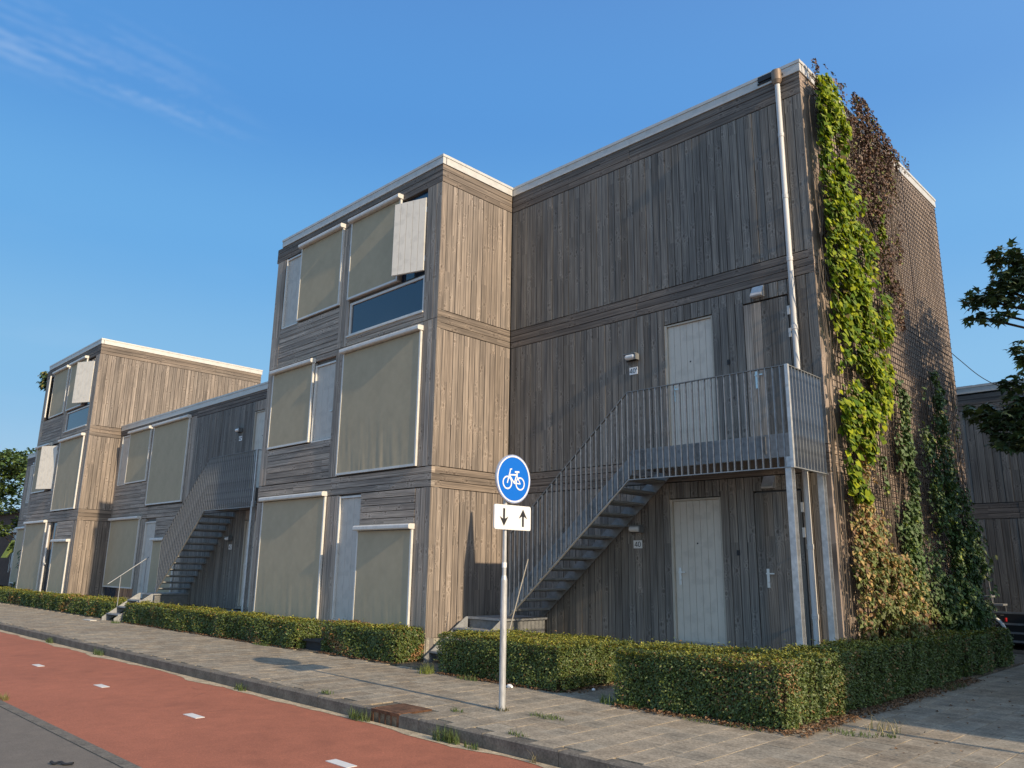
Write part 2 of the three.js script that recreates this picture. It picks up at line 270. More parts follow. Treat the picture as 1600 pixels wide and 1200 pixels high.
// the part with blinds, three storeys, its right-hand corner at local x = 0, z = 0
function wingFront(f, far) {
  const P = 'grey';
  hb(f, -6.5, 0, 9.08, 9.46, 'band', .13, [-3.3]);
  for (const [a, b] of [[-6.44, -6.04], [-3.44, -3.06], [-.45, 0]]) { vb(f, a, b, 6.24, 9.08, P); }
  if (!far) ventPanel(f, -5.98, -5.26, 7.24, 9.06); else { fpart(f, 'opening_shade', M.glass, [-6.02, -5.26, 7.24, 9.06, -BD - .002, -.07]); openShutter(f, -6.02, .74, 7.3, 9.05, .22, true); }  // far opening: near-black glassy panel stands in for the shade inside
  fpart(f, 'mullion', M.alu, [-5.262, -5.235, 7.24, 9.06, -.08, 0]);
  blind(f, -5.21, -3.44, 7.28, 9.12);
  hb(f, -6.04, -3.44, 6.24, 7.22, P);
  blind(f, -3.08, -1.31, 7.31, 9.12);
  fpart(f, 'opening_shade', M.glass, [-1.28, -.45, 7.28, 9.07, -BD - .002, -.07]);  // dark panel paints the shade of the opening behind the shutter
  openShutter(f, -.47, far ? .86 : .78, 7.31, 8.88, far ? .42 : .30);
  windowPane(f, -3.05, -.46, 6.46, 7.22);
  hb(f, -3.06, -.45, 6.24, 6.44, P, .1);
  // second storey
  for (const [a, b] of [[-6.44, -6.12], [-3.44, -3.10], [-.43, 0]]) vb(f, a, b, 3.40, 6.235, P);
  hb(f, -6.12, -3.44, 6.10, 6.235, P);
  blind(f, -6.09, -4.31, 4.27, 6.08);
  if (!far) ventPanel(f, -4.24, -3.45, 4.25, 6.0); else { fpart(f, 'opening_shade', M.glass, [-4.26, -3.45, 4.25, 6.08, -BD - .002, -.07]); openShutter(f, -3.47, .80, 4.3, 5.98, .48); }  // far side: shade behind the open shutter painted as a dark panel
  hb(f, -6.12, -3.44, 3.40, 4.23, P);
  hb(f, -3.10, -.43, 6.10, 6.235, P);
  blind(f, -3.07, -.45, 3.44, 6.06, 1);
  hb(f, -6.44, 0, 3.02, 3.39, P, .125, [-3.3]);
  // ground storey
  for (const [a, b] of [[-6.44, -6.10], [-3.42, -2.96], [-.44, 0]]) vb(f, a, b, .40, 3.01, P);
  blind(f, -6.07, -3.45, .48, 3.02, .5);
  if (!far) { ventPanel(f, -2.94, -2.20, .5, 2.98, 3); }
  else { fpart(f, 'opening_shade', M.glass, [-2.95, -2.2, .5, 2.98, -BD - .002, -.07]); part('standing_rail', [cyl([-2.86, .45, .06], [-2.86, 2.9, .06], .035), cyl([-2.86, 1.5, .06], [-2.70, 1.5, .06], .03), cyl([-2.86, 1.55, .06], [-2.86, 1.75, .06], .05)], M.pvc, f); }  // far side: dark sheet in the opening, its shade put into the colour
  hb(f, -2.18, -.45, 2.36, 3.01, P);
  blind(f, -2.16, -.47, .5, 2.27, .4);
  fpart(f, 'plinth', M.concrete, [-6.44, 0, 0, .395, -.09, -.02]);
}
function endWall(f, len, y0, tone, bandTone) { // u runs from the street corner (0) inwards
  const seg = len > 3 ? [2.2, 4.4] : [];
  hb(f, 0, len, 9.08, 9.46, bandTone, .13, seg); vb(f, 0, len, 6.41, 9.075, tone);
  hb(f, 0, Math.min(len, y0), 6.03, 6.405, bandTone, .125); vb(f, 0, Math.min(len, y0), 3.405, 6.025, tone);
  hb(f, 0, Math.min(len, y0), 3.01, 3.4, bandTone, .13); vb(f, 0, Math.min(len, y0), .38, 3.005, tone);
  fpart(f, 'plinth', M.concrete, [0, Math.min(len, y0), 0, .375, -.09, -.02]);
}
function fascia(b, list) { // [x0,x1,z0,z1] strips of metal roof edging, two steps
  list.forEach(([x0, x1, z0, z1, y]) => { part('roof_edge', [box(x0, x1, y - .2, y - .055, z0, z1), box(x0 - .012, x1 + .012, y - .053, y, z0 - .012, z1 + .012)], M.fascia, b); }); }

// ================================================================== the setting
struct('ground', (() => { const g = new THREE.PlaneGeometry(420, 420); g.rotateX(-Math.PI / 2); g.translate(0, -.19, 0); return uvBox(g); })(), M.soil);
const RY = -.137;
struct('cycle_path', box(-70, 40, -.185, RY, 3.37, 6.07), M.red);
struct('side_road', box(-70, 40, -.185, RY - .004, 6.195, 40), M.asphalt);
{ // sand that has gathered in the gutter, uneven edge
  const s = new THREE.Shape(); s.moveTo(-40, -3.36); s.lineTo(14, -3.36); for (let x = 14; x >= -40; x -= .12) s.lineTo(x, -3.41 - .34 * Math.pow(fbm(x * .9, 2, 8, 5), 2)); const g = new THREE.ShapeGeometry(s); g.rotateX(-Math.PI / 2); g.translate(0, RY + .004, 0); struct('gutter_sand', uvBox(g), M.sand);
}
{ // flush edging between path and road
  const root = struct('edging_strip', box(-70, 40, -.18, RY - .012, 6.07, 6.195), M.soil);
  const rest = []; for (let x = -40; x < 14; x += 1) { const g = box(x + .004, x + .996, -.17, RY + .003, 6.074, 6.19); if (x > -7 && x < 8) part('edging_stone', g, M.kerb, root); else rest.push(g); }
  stuffPart(part('edging_stones', rest, M.kerb, root));
}
for (let i = -9; i < 3; i++) { const x = 4.61 + 3.05 * i, g = box(x - .17, x + .17, RY + .001, RY + .006, 4.665, 4.775); const m = struct(numbered('lane_marking'), g, M.marking); }
{ // kerb
  const root = struct('kerb', box(-70, 30, -.18, -.03, 3.22, 3.34), M.soil); const rest = [];
  for (let x = -50; x < 14; x += 1) { if (x === 3) { continue; } const g = bevelBox(.994, .17, .146, .014); g.translate(x + .5, .002 + (hash(x, 2, 2) - .5) * .006, 3.277); if (x > -24 && x < 10) part('kerb_stone', g, M.kerb, root); else rest.push(g); }
  stuffPart(part('kerb_stones', rest, M.kerb, root));
  for (const [a, b] of [[3, 3.14], [3.66, 4]]) { const g = bevelBox(b - a - .004, .17, .146, .014); g.translate((a + b) / 2, .002, 3.277); part('kerb_stone', g, M.kerb, root); }
}
{ // pavement of 30 cm concrete flags in half bond
  const inPave = (x, z) => (z < 3.19 && z > .72) || (x > 7.12 && z <= .72 && z > -13.4) || (x > 3.78 && x < 4.78 && z <= .72 && z > -1.6);
  const g0 = []; for (const [a, b, c, d] of [[-60, 30, .6, 3.2], [7.02, 30, -20, .6], [3.7, 4.86, -1.7, .6]]) g0.push(box(a, b, -.1, -.014, c, d));
  const root = struct('pavement', g0, M.joint);
  const geos = Array.from({ length: 3 }, (_, i) => { const g = bevelBox(.296, .05, .296, .0018 + .0006 * i), uv = g.attributes.uv; for (let k = 0; k < uv.count; k++) uv.setXY(k, uv.getX(k) + i * .37, uv.getY(k) + i * .61); return g; });
  const all = []; const cv = new THREE.Vector3();
  camera.updateMatrixWorld(); camera.updateProjectionMatrix();
  for (let i = -180; i < 60; i++) for (let j = -48; j < 12; j++) { const x = i * .3 + .06, z = j * .3 + (i & 1 ? .15 : 0) + .02; if (!inPave(x, z) || x > 14) continue; if (Math.abs(x - 3.4) < .4 && z > 2.9) continue; if (Math.hypot(x - 4.22, z - 2.3) < .12) continue;
    cv.set(x, 0, z).project(camera); const vis = cv.z < 1 && Math.abs(cv.x) < 1.03 && Math.abs(cv.y) < 1.03; const dist = Math.hypot(x - 11, z - 9); all.push([x, z, vis ? dist : 1000 + dist]); }
  all.sort((a, b) => a[2] - b[2]);
  const rest = pavers.map(() => []); const q = new THREE.Quaternion(), e = new THREE.Euler(), mt = new THREE.Matrix4(), one = new THREE.Vector3(1, 1, 1);
  all.forEach(([x, z, d], n) => { const k = Math.floor(cl(.5 + (fbm(x * .5, z * .8, 4) - .5) * 1.4 + (hash(Math.round(x * 10), Math.round(z * 10), 3) - .5) * .95, 0, .999) * pavers.length), gv = geos[n % 3];
    e.set(rr(-.004, .004), (n % 2) * Math.PI + rr(-.006, .006), rr(-.004, .004)); const p = new THREE.Vector3(x, rr(-.002, .003), z);
    if (n < 300) { const m = part('paver', gv, pavers[k], root); m.position.copy(p); m.rotation.copy(e); } else if (x > -34) rest[k].push(gv.clone().applyMatrix4(mt.compose(p, q.setFromEuler(e), one))); });
  rest.forEach((l, k) => { if (l.length) stuffPart(part('far_pavers', l, pavers[k], root)); });
}
// planting beds behind the hedges
struct('planting_bed', [box(-34, 3.7, -.1, .012, -1.9, .66), box(4.86, 7.05, -.1, .012, -1.9, .95), box(6.5, 7.05, -.1, .012, -8.8, -1.91), box(-34, -19.6, -.1, .010, -6, -1.92), box(-19.2, -6.5, -.1, .010, -6, -1.92)], M.soil);

// ================================================================== corner block: wing with blinds + door side + vine wall
{
  const b = thing('apartment_building', 'grey larch clad corner block with two outside doors and a vine covered end', 'building', [0, 0, 0], 'wood clad apartment blocks in a row');
  part('structural_wall', [box(-6.42, -.2, 0, 9.5, -6.4, -.2), box(-.2, 6.26, 0, 9.5, -8.68, -2.19)], M.core, b);
  part('roof', [box(-6.38, -.05, 9.49, 9.58, -6.4, -.06), box(-.05, 6.4, 9.49, 9.58, -8.6, -2.05)], M.rubber, b);
  wingFront(faceOf(b, 'street_wall', 0, 0, 0, -6.44, -.01, .01, 9.45), false);
  endWall(faceOf(b, 'end_wall', 0, 0, Math.PI / 2, .01, 1.98, .01, 9.45), 1.97, 9, 'brown', 'bandSun');
  // recessed door side
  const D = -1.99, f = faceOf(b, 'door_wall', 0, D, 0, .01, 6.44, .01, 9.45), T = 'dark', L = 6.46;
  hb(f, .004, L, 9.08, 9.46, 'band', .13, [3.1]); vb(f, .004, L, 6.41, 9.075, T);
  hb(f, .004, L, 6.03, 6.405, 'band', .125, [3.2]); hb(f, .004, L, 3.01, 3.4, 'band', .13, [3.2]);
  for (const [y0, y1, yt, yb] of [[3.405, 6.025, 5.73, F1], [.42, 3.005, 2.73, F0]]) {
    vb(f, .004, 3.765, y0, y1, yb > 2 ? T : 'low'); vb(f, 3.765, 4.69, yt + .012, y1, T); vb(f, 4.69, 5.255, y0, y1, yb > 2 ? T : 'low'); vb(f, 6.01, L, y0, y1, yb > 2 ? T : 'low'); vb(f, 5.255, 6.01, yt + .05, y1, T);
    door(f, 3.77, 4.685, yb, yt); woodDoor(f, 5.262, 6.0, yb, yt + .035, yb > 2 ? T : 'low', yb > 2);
    const bell = part('doorbell', [box(4.94, 4.985, yb + 1.33, yb + 1.41, 0, .018), cyl([4.9625, yb + 1.37, .018], [4.9625, yb + 1.37, .026], .012)], M.dark, f);
    const v = part('vent_hood', (() => { const s = new THREE.Shape(); s.moveTo(0, 0); s.lineTo(.11, -.17); s.lineTo(.10, -.19); s.lineTo(0, -.19); const g = new THREE.ExtrudeGeometry(s, { depth: .19, bevelEnabled: false }); g.rotateY(-Math.PI / 2); g.translate(5.63, y1 - .005, .003); return uvBox(g); })(), M.galvLight, f);
  }
  fpart(f, 'plinth', M.concrete, [.02, L, 0, .415, -.09, -.02]);
  // corner board, rain pipe and its hopper
  const pipe = part('rain_pipe', cyl([6.12, .1, D + .075], [6.12, 9.36, D + .075], .041, .041, 16), M.pvc, b);
  for (const y of [8.42, 7.35, 6.3, 5.2, 4.2, 1.95, 1.0]) part('pipe_collar', [cyl([6.12, y - .035, D + .075], [6.12, y + .035, D + .075], .048, .048, 16), box(6.11, 6.13, y - .012, y + .012, D - .01, D + .04)], M.pvc, pipe);
  part('rain_hopper', [cyl([6.12, 9.34, D + .085], [6.12, 9.40, D + .085], .052, .078, 18), cyl([6.12, 9.40, D + .085], [6.12, 9.58, D + .085], .080, .078, 18)], M.copper, pipe);
  part('roof_spout', [box(5.78, 6.02, 9.54, 9.63, D - .02, D + .055), box(5.76, 6.2, 9.5, 9.535, D - .01, D + .035)], M.dark, b);
  fascia(b, [[-6.26, 0.02, -.06, .022, 9.66], [-.04, .022, -1.95, -.075, 9.661], [-.02, 6.48, -2.05, -1.968, 9.66], [6.42, 6.482, -8.7, -2.065, 9.661]]);
  // vine wall: boards behind the wire lattice
  const vw = faceOf(b, 'vine_wall', L, D, Math.PI / 2, .09, 6.7, .01, 9.45), list = WOOD.vine.map(() => []);
  const addV = (u, y, w, l, vert) => { const k = rnd() * list.length | 0, g = plankGeo(w, l, BD, vert, rnd() * NC | 0, rnd() * 4 | 0).clone(); g.translate(u, y, -BD / 2); list[k].push(g); };
  for (const [y0, y1] of [[.4, 3.0], [3.405, 6.02], [6.41, 9.075]]) for (let i = 0; i < 47; i++) addV(.071 + i * .1427, (y0 + y1) / 2, .1405, y1 - y0 - .004, true);
  for (const y of [3.07, 3.2, 3.335, 6.09, 6.22, 6.35, 9.14, 9.27, 9.40]) for (const [a, c] of [[0, 3.3], [3.3, 6.7]]) addV((a + c) / 2, y, .122, c - a - .006, false);
  list.forEach((l, k) => stuffPart(part('plank_cladding', l, WOOD.vine[k], vw)));
  fpart(vw, 'plinth', M.concrete, [0, 6.7, 0, .39, -.09, -.02]);
}
{ // climbing lattice of steel wire, its own thing fixed in front of the wall
  const t = thing('wire_trellis', 'rusty square wire trellis fixed over the vine covered end wall', 'trellis', [6.54, 0, -1.99]);
  for (let p = 0; p < 3; p++) { const gs = [], z0 = -.30 - p * 2.03, z1 = z0 - 2.01; for (let z = z0; z > z1 - .01; z -= .1) gs.push(box(-.005, .005, .42, 9.3, z - .005, z + .005)); for (let y = .45; y < 9.3; y += .1) gs.push(box(.0052, .0152, y - .0055, y + .0055, z1, z0)); part('trellis_panel', gs, M.wire, t); }
  for (const y of [.9, 3.2, 6.2, 9.2]) for (const z of [-.4, -2.4, -4.4, -6.3]) part('spacer', cyl([-.075, y, z], [0, y, z], .012, .012, 6), M.wire, t);
}

// ================================================================== two-storey link
function windowsLink(f, x0) {
  hb(f, -19.33, -12.9, 6.11, 6.33, 'band', .11, [-16]);
  vb(f, -19.33, -19.18, .4, 6.1, 'grey'); ventPanel(f, -19.14, -18.34, 4.29, 6.08, 3); blind(f, -18.28, -16.42, 4.3, 6.08); hb(f, -19.18, -16.38, 3.40, 4.27, 'grey');
  vb(f, -16.38, -16.16, 3.4, 6.1, 'grey', .11); blind(f, -16.12, -13.36, 3.46, 6.08); vb(f, -13.3, -12.9, 3.4, 6.1, 'grey'); hb(f, -19.18, -12.9, 3.02, 3.39, 'grey', .125, [-16]);
  blind(f, -19.12, -16.5, .76, 3.02); fpart(f, 'opening_shade', M.glass, [-19.14, -16.46, .4, .74, -BD, -.05]); vb(f, -16.44, -16.06, .4, 3.01, 'grey'); ventPanel(f, -16.02, -15.2, .5, 2.9);  // dark strip beneath the lower blind is painted shade of the opening
  hb(f, -15.18, -12.9, 2.36, 3.01, 'grey'); blind(f, -15.14, -13.4, .5, 2.27); vb(f, -13.34, -12.9, .4, 2.355, 'grey');
}
const MZ = -1.09;
{
  const b = thing('apartment_building', 'low two storey link with four blinds and an outside stair, between the taller blocks', 'building', [0, 0, 0], 'wood clad apartment blocks in a row');
  part('structural_wall', box(-19.3, -6.5, 0, 6.32, -8, MZ - .2), M.core, b); part('roof', box(-19.3, -6.46, 6.322, 6.4, -8, MZ - .07), M.rubber, b);
  const f = faceOf(b, 'street_wall', 0, MZ, 0, -19.34, -6.46, .01, 6.32); windowsLink(f);
  hb(f, -12.9, -6.46, 6.03, 6.33, 'band', .1, [-9.5]);
  hb(f, -12.9, -6.46, 3.01, 3.4, 'band', .13, [-9.5]);
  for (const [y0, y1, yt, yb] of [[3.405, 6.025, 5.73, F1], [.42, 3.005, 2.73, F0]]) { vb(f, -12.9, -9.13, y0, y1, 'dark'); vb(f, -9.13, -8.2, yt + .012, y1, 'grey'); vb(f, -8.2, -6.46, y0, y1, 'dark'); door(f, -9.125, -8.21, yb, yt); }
  fpart(f, 'plinth', M.concrete, [-19.33, -6.46, 0, .395, -.09, -.02]);
  fascia(b, [[-19.33, -6.46, MZ - .06, MZ + .022, 6.50]]);
  part('roof_parapet', box(-19.33, -6.46, 6.3, 6.46, MZ - .2, MZ - .062), M.fascia, b);
}
// ================================================================== far three-storey block and what is left of the row
{
  const X = -19.36, b = thing('apartment_building', 'farther three storey block with three open vent shutters and a sunlit plank end', 'building', [X, 0, 0], 'wood clad apartment blocks in a row');
  part('structural_wall', box(-6.42, -.2, 0, 9.5, -6.4, -.2), M.core, b); part('roof', box(-6.38, -.05, 9.49, 9.58, -6.36, -.06), M.rubber, b);
  wingFront(faceOf(b, 'street_wall', 0, 0, 0, -6.44, -.01, .01, 9.45), true);
  endWall(faceOf(b, 'end_wall', 0, 0, Math.PI / 2, .01, 6.4, .01, 9.45), 6.4, 1.16, 'brown', 'bandSun');
  fascia(b, [[-6.26, 0.02, -.06, .022, 9.66], [-.04, .022, -6.42, -.075, 9.661]]);
}
{
  const b = thing('apartment_building', 'two storey section beyond the farther block, mostly hidden behind climbing plants', 'building', [-25.8, 0, MZ], 'wood clad apartment blocks in a row');
  part('structural_wall', box(-5.5, 0, 0, 6.3, -6, -.2), M.core, b);
  const f = faceOf(b, 'street_wall', 0, 0, 0, -5.6, -.01, .01, 6.3);
  hb(f, -5.6, -.01, 5.95, 6.3, 'band', .12); vb(f, -5.6, -4.9, 3.4, 5.94, 'grey'); ventPanel(f, -4.85, -4.1, 4.2, 5.94); blind(f, -4.0, -2.2, 4.2, 5.9); vb(f, -2.1, -.02, 3.4, 5.94, 'grey'); hb(f, -4.9, -2.1, 3.4, 4.18, 'grey'); hb(f, -5.6, -.02, 3.02, 3.39, 'grey');
  blind(f, -5.3, -2.7, .6, 3.0); vb(f, -5.6, -5.36, .4, 3.0, 'grey'); vb(f, -2.6, -.02, .4, 3.0, 'grey'); fpart(f, 'plinth', M.concrete, [-5.6, 0, 0, .39, -.09, -.02]);
  fascia(b, [[-5.6, 0, -.06, .022, 6.5]]);
}

// ================================================================== outside stairs
function staircase(dx, dz, label, rail) {
  const t = thing('steel_staircase', label, 'staircase', [dx, 0, dz], 'outside steel staircases');
  const ZF = -.82, ZI = -.87, ZW = -1.90, XK = 3.80, XR = 6.45, YB = 2.95, YT = 4.34, S = .842, X0 = 1.24;   // kink, right end, rail heights, slope, lower end
  const yb = x => x < XK ? YB - (XK - x) * S : YB, yt = x => x < XK ? YT - (XK - x) * S : YT;
  const flat = (pts, w, z0, z1) => pts.slice(1).map((p, i) => bar([pts[i][0], pts[i][1], (z0 + z1) / 2], [p[0], p[1]], w, z1 - z0));
  part('top_rail', [...flat([[X0, yt(X0)], [XK, YT], [XR, YT]], .012, ZF - .022, ZF + .022), box(XR - .02, XR + .024, YT - .006, YT + .0065, ZW + .02, ZF - .023)], M.galvDull, t);
  part('bottom_rail', [...flat([[X0, yb(X0)], [XK, YB], [XR, YB]], .012, ZF - .022, ZF + .022), box(XR - .02, XR + .024, YB - .0065, YB + .006, ZW + .02, ZF - .023)], M.galv, t);
  const bal = box(-.006, .006, 0, 1.376, -.020, .020), balS = box(-.020, .020, 0, 1.376, -.006, .006);
  for (let x = X0 + .006; x < XR - .05; x += .1065) { const m = part('baluster', bal, M.galv, t); m.position.set(x, yb(x) + .007, ZF); }
  for (let z = ZF - .12; z > ZW + .03; z -= .1) { const m = part('baluster', balS, M.galv, t); m.position.set(XR + .002, YB + .007, z); }
  part('corner_post', box(XR - .016, XR + .03, YB - .01, YT + .008, ZF - .016, ZF + .03), M.galvLight, t);
  // landing: deck, channel edges, cross beams
  const deck = part('landing_deck', box(XK - .02, XR - .05, 3.36, 3.40, ZW, ZI - .01), M.galvDull, t);
  part('edge_beam', [box(XK + .025, XR - .03, 3.10, 3.42, ZI - .008, ZI), box(XK + .025, XR - .03, 3.10, 3.112, ZI - .07, ZI - .0082)], M.galvMid, deck);
  part('edge_beam', [box(XK + .025, XR - .04, 3.12, 3.38, ZW - .008, ZW - .0002), box(XR - .052, XR - .044, 3.12, 3.42, ZW, ZI - .01)], M.galvDull, deck);
  part('cross_beam', [4.2, 4.75, 5.3, 5.85].map(x => box(x, x + .05, 3.24, 3.358, ZW + .002, ZI - .0712)), M.galvDull, deck);
  for (const x of [4.02, 5.02, 6.02]) part('bracket', [box(x - .045, x + .045, 3.16, 3.40, ZI + .001, ZI + .012), ...[3.2, 3.28, 3.36].map(y => cyl([x + .02, y, ZI + .01], [x + .02, y, ZI + .024], .014, .014, 6))], M.galvDull, deck);
  // stringers: plates along the slope
  const line = o => [[.98, .62 + o + .04], [XK + .1, yb(XK) + .30 + o + .04]];
  const plate = (z, h, mat, lo) => { const s = new THREE.Shape(); const xa = 1.02, xb = XK + .02; const y = x => YB - (XK - x) * S + lo; s.moveTo(xa, y(xa)); s.lineTo(xb, y(xb)); s.lineTo(xb, y(xb) + h); s.lineTo(xa, y(xa) + h); const g = new THREE.ExtrudeGeometry(s, { depth: .01, bevelEnabled: false }); g.translate(0, 0, z); part('stringer', uvBox(g), mat, t); };
  plate(ZI - .01, .30, M.galvMid, .08); plate(ZW, .30, M.galvDull, .10);
  for (let i = 1; i <= 14; i++) { const y = .72 + i * (2.68 / 15), x = 3.40 + (y - 2.97) / S; part('tread', [box(x, x + .26, y - .03, y, ZW + .012, ZI - .012), box(x, x + .01, y - .06, y - .031, ZW + .012, ZI - .012), ...[.09, .17].map(k => box(x + k, x + k + .006, y - .042, y - .0305, ZW + .012, ZI - .012))], M.galv, t); }
  for (const x of [1.7, 2.35, 3.0, 3.6]) part('bracket', [box(x - .04, x + .04, yb(x) + .12, yb(x) + .33, ZI + .001, ZI + .012), cyl([x, yb(x) + .18, ZI + .01], [x, yb(x) + .18, ZI + .022], .014, .014, 6), cyl([x, yb(x) + .27, ZI + .01], [x, yb(x) + .27, ZI + .022], .014, .014, 6)], M.galvDull, t);
  // posts under the outer end
  for (const z of [ZF - .04, ZW + .06]) part('post', [box(XR - .105, XR - .097, 0, z > -1 ? 3.09 : 3.11, z - .05, z + .05), box(XR - .096, XR - .02, 0, 3.09, z - .05, z - .043), box(XR - .096, XR - .02, 0, 3.09, z + .043, z + .05), box(XR - .15, XR + .03, 0, .012, z - .1, z + .1)], M.galvLight, t);
  // foot platform on a timber faced base, four steps down to the pavement
  const pf = part('foot_platform', box(.16, 1.14, .70, .735, ZW, ZF + .02), M.galv, t);
  part('platform_base', [box(.2, 1.1, .05, .36, ZW + .03, ZF - .03), box(.2, 1.1, .37, .69, ZW + .03, ZF - .03)], M.galvDull, pf);
  const side = x => { const s = new THREE.Shape(); s.moveTo(0, .735); s.lineTo(.05, .735); s.lineTo(.98, .10); s.lineTo(.98, .0); s.lineTo(.82, .0); s.lineTo(0, .52); const g = new THREE.ExtrudeGeometry(s, { depth: .01, bevelEnabled: false }); g.rotateY(-Math.PI / 2); g.translate(x, 0, ZF + .022); part('step_side', uvBox(g), M.galv, pf); };
  side(.21); side(1.12);
  for (let i = 0; i < 3; i++) part('entry_step', box(.215, 1.105, .53 - i * .18, .56 - i * .18, ZF + .12 + i * .26, ZF + .38 + i * .26), M.galv, pf);
  if (rail) part('hand_rail', [cyl([.17, .30, ZF + .62], [.17, 1.2, ZF + .62], .012), cyl([.17, .98, ZF + .95], [.17, 1.75, ZF - .1], .014), cyl([.17, .74, ZF - .05], [.17, 1.7, ZF - .05], .012)], M.galv, pf);
}
staircase(0, 0, 'galvanised steel stair climbing to the upper door beside the vine wall');
staircase(-13.3, .71, 'galvanised steel stair in front of the two storey link, half hidden by bars', true);
wallLamp(3.09, 5.27, -1.985, 'white bulkhead lamp above number plate 40 with a raised letter'); wallLamp(3.10, 2.26, -1.985, 'white bulkhead lamp above number plate 40 beside the lower grey door');
wallLamp(-9.88, 5.28, MZ + .005, 'small bulkhead lamp above the upper stair landing of the two storey link'); wallLamp(-9.88, 2.26, MZ + .005, 'small bulkhead lamp under the stair of the two storey link');
houseNumber(3.10, 5.035, -1.984, '40', 'A', 'white number plate reading 40 with a small raised A'); houseNumber(3.11, 2.015, -1.984, '40', '', 'white number plate reading 40 beside the lower grey door');
houseNumber(-9.82, 5.05, MZ + .006, '42', 'A', 'small white number plate above the stair landing of the two storey link'); houseNumber(-9.82, 2.04, MZ + .006, '42', '', 'small white number plate under the stair of the two storey link');

// ================================================================== cycle path sign
{
  const t = thing('cycle_path_sign', 'blue round bicycle sign with white two way arrow plate on a grey pole', 'road sign', [4.22, 0, 2.30]); 
  part('pole', [cyl([0, -.02, 0], [0, 1.46, 0], .039, .038, 20), cyl([0, 1.46, 0], [0, 1.51, 0], .038, .027, 20), cyl([0, 1.51, 0], [0, 2.93, 0], .0255, .0255, 18)], M.galvLight, t);
  part('pole_collar', [cyl([0, 1.60, 0], [0, 1.66, 0], .029, .029, 16)], M.signWhite, t);
  const g = new THREE.Group(); g.name = 'sign_head'; g.rotation.y = Math.PI / 2; g.position.set(.03, 0, -.085); t.add(g);
  const disc = (r, z0, z1, y) => { const c = new THREE.CylinderGeometry(r, r, z1 - z0, 56); c.rotateX(Math.PI / 2); c.translate(0, y, (z0 + z1) / 2); return c; };
  const Y = 2.665; part('sign_rim', [disc(.30, 0, .022, Y)], M.galvLight, g); 
  part('sign_disc', disc(.294, .0222, .0245, Y), M.signBlue, g);
  const ring = new THREE.RingGeometry(.268, .288, 64); ring.translate(0, Y, .0262); 
  const br = [ring], W = .018, zz = .0262; const seg = (a, b, w = W) => { const d = [b[0] - a[0], b[1] - a[1]], l = Math.hypot(...d) + w * .6, p = new THREE.PlaneGeometry(l, w); p.rotateZ(Math.atan2(d[1], d[0])); p.translate((a[0] + b[0]) / 2, Y + (a[1] + b[1]) / 2, zz + br.length * .00012); br.push(p); };
  for (const x of [-.112, .112]) { const w = new THREE.RingGeometry(.064, .082, 40); w.translate(x, Y - .052, zz + (x > 0 ? .0002 : .0001)); br.push(w); }
  seg([-.112, -.052], [-.068, .085]); seg([-.068, .085], [-.062, .115]); seg([-.062, .115], [-.038, .12], .015); seg([-.075, .045], [.06, .055]); seg([-.078, .04], [.008, -.052]); seg([.008, -.052], [.055, .075]); seg([.008, -.052], [.112, -.052], .015); seg([.112, -.052], [.05, .045], .015); seg([.022, .088], [.088, .092], .022);
  part('bicycle_symbol', br, M.signWhite, g);
  const pl = new THREE.Shape(); const a = .315, h = .148, r = .03; pl.moveTo(-a + r, -h); pl.lineTo(a - r, -h); pl.quadraticCurveTo(a, -h, a, -h + r); pl.lineTo(a, h - r); pl.quadraticCurveTo(a, h, a - r, h); pl.lineTo(-a + r, h); pl.quadraticCurveTo(-a, h, -a, h - r); pl.lineTo(-a, -h + r); pl.quadraticCurveTo(-a, -h, -a + r, -h);
  const pg = new THREE.ExtrudeGeometry(pl, { depth: .016, bevelEnabled: false, curveSegments: 5 }); pg.translate(0, 2.195, .004); part('arrow_plate', uvBox(pg), M.signWhite, g);
  const arrow = (x, up) => { const s = new THREE.Shape(), k = up ? 1 : -1; [[-.017, -.105], [.017, -.105], [.017, .02], [.074, -.008], [0, .108], [-.074, -.008], [-.017, .02]].forEach(([p, q], i) => i ? s.lineTo(p, q * k) : s.moveTo(p, q * k)); const q = new THREE.ShapeGeometry(s); q.translate(x, 2.195, .0215); return q; };
  part('arrow', arrow(-.155, false), M.signBlack, g); part('arrow', arrow(.175, true), M.signBlack, g);
  part('clamp', [box(-.05, .05, Y - .1, Y - .07, -.06, -.001), box(-.05, .05, Y + .1, Y + .13, -.06, -.001), box(-.05, .05, 2.18, 2.21, -.06, .003)], M.galvDull, g);
}
{ // gully with rusty lid in the kerb
  const t = thing('gully', 'rusty cast iron street drain set into the kerb', 'drain', [3.40, 0, 3.1]);
  part('lid', [box(-.24, .24, -.05, .004, -.2, .18), box(-.26, -.242, -.06, .006, -.22, .2), box(.242, .26, -.06, .006, -.22, .2), box(-.24, .24, -.06, .006, -.22, -.202)], M.rust, t);
  part('mouth', [box(-.26, .26, -.03, .002, .184, .25), box(-.26, -.22, -.14, -.031, .184, .25), box(.22, .26, -.14, -.031, .184, .25)], M.rust, t); part('shaft', box(-.22, .22, -.16, -.031, .184, .2), M.dark, t);
  for (const x of [-.11, 0, .11]) part('grate_bar', box(x - .012, x + .012, -.14, -.031, .225, .245), M.rust, t);
}

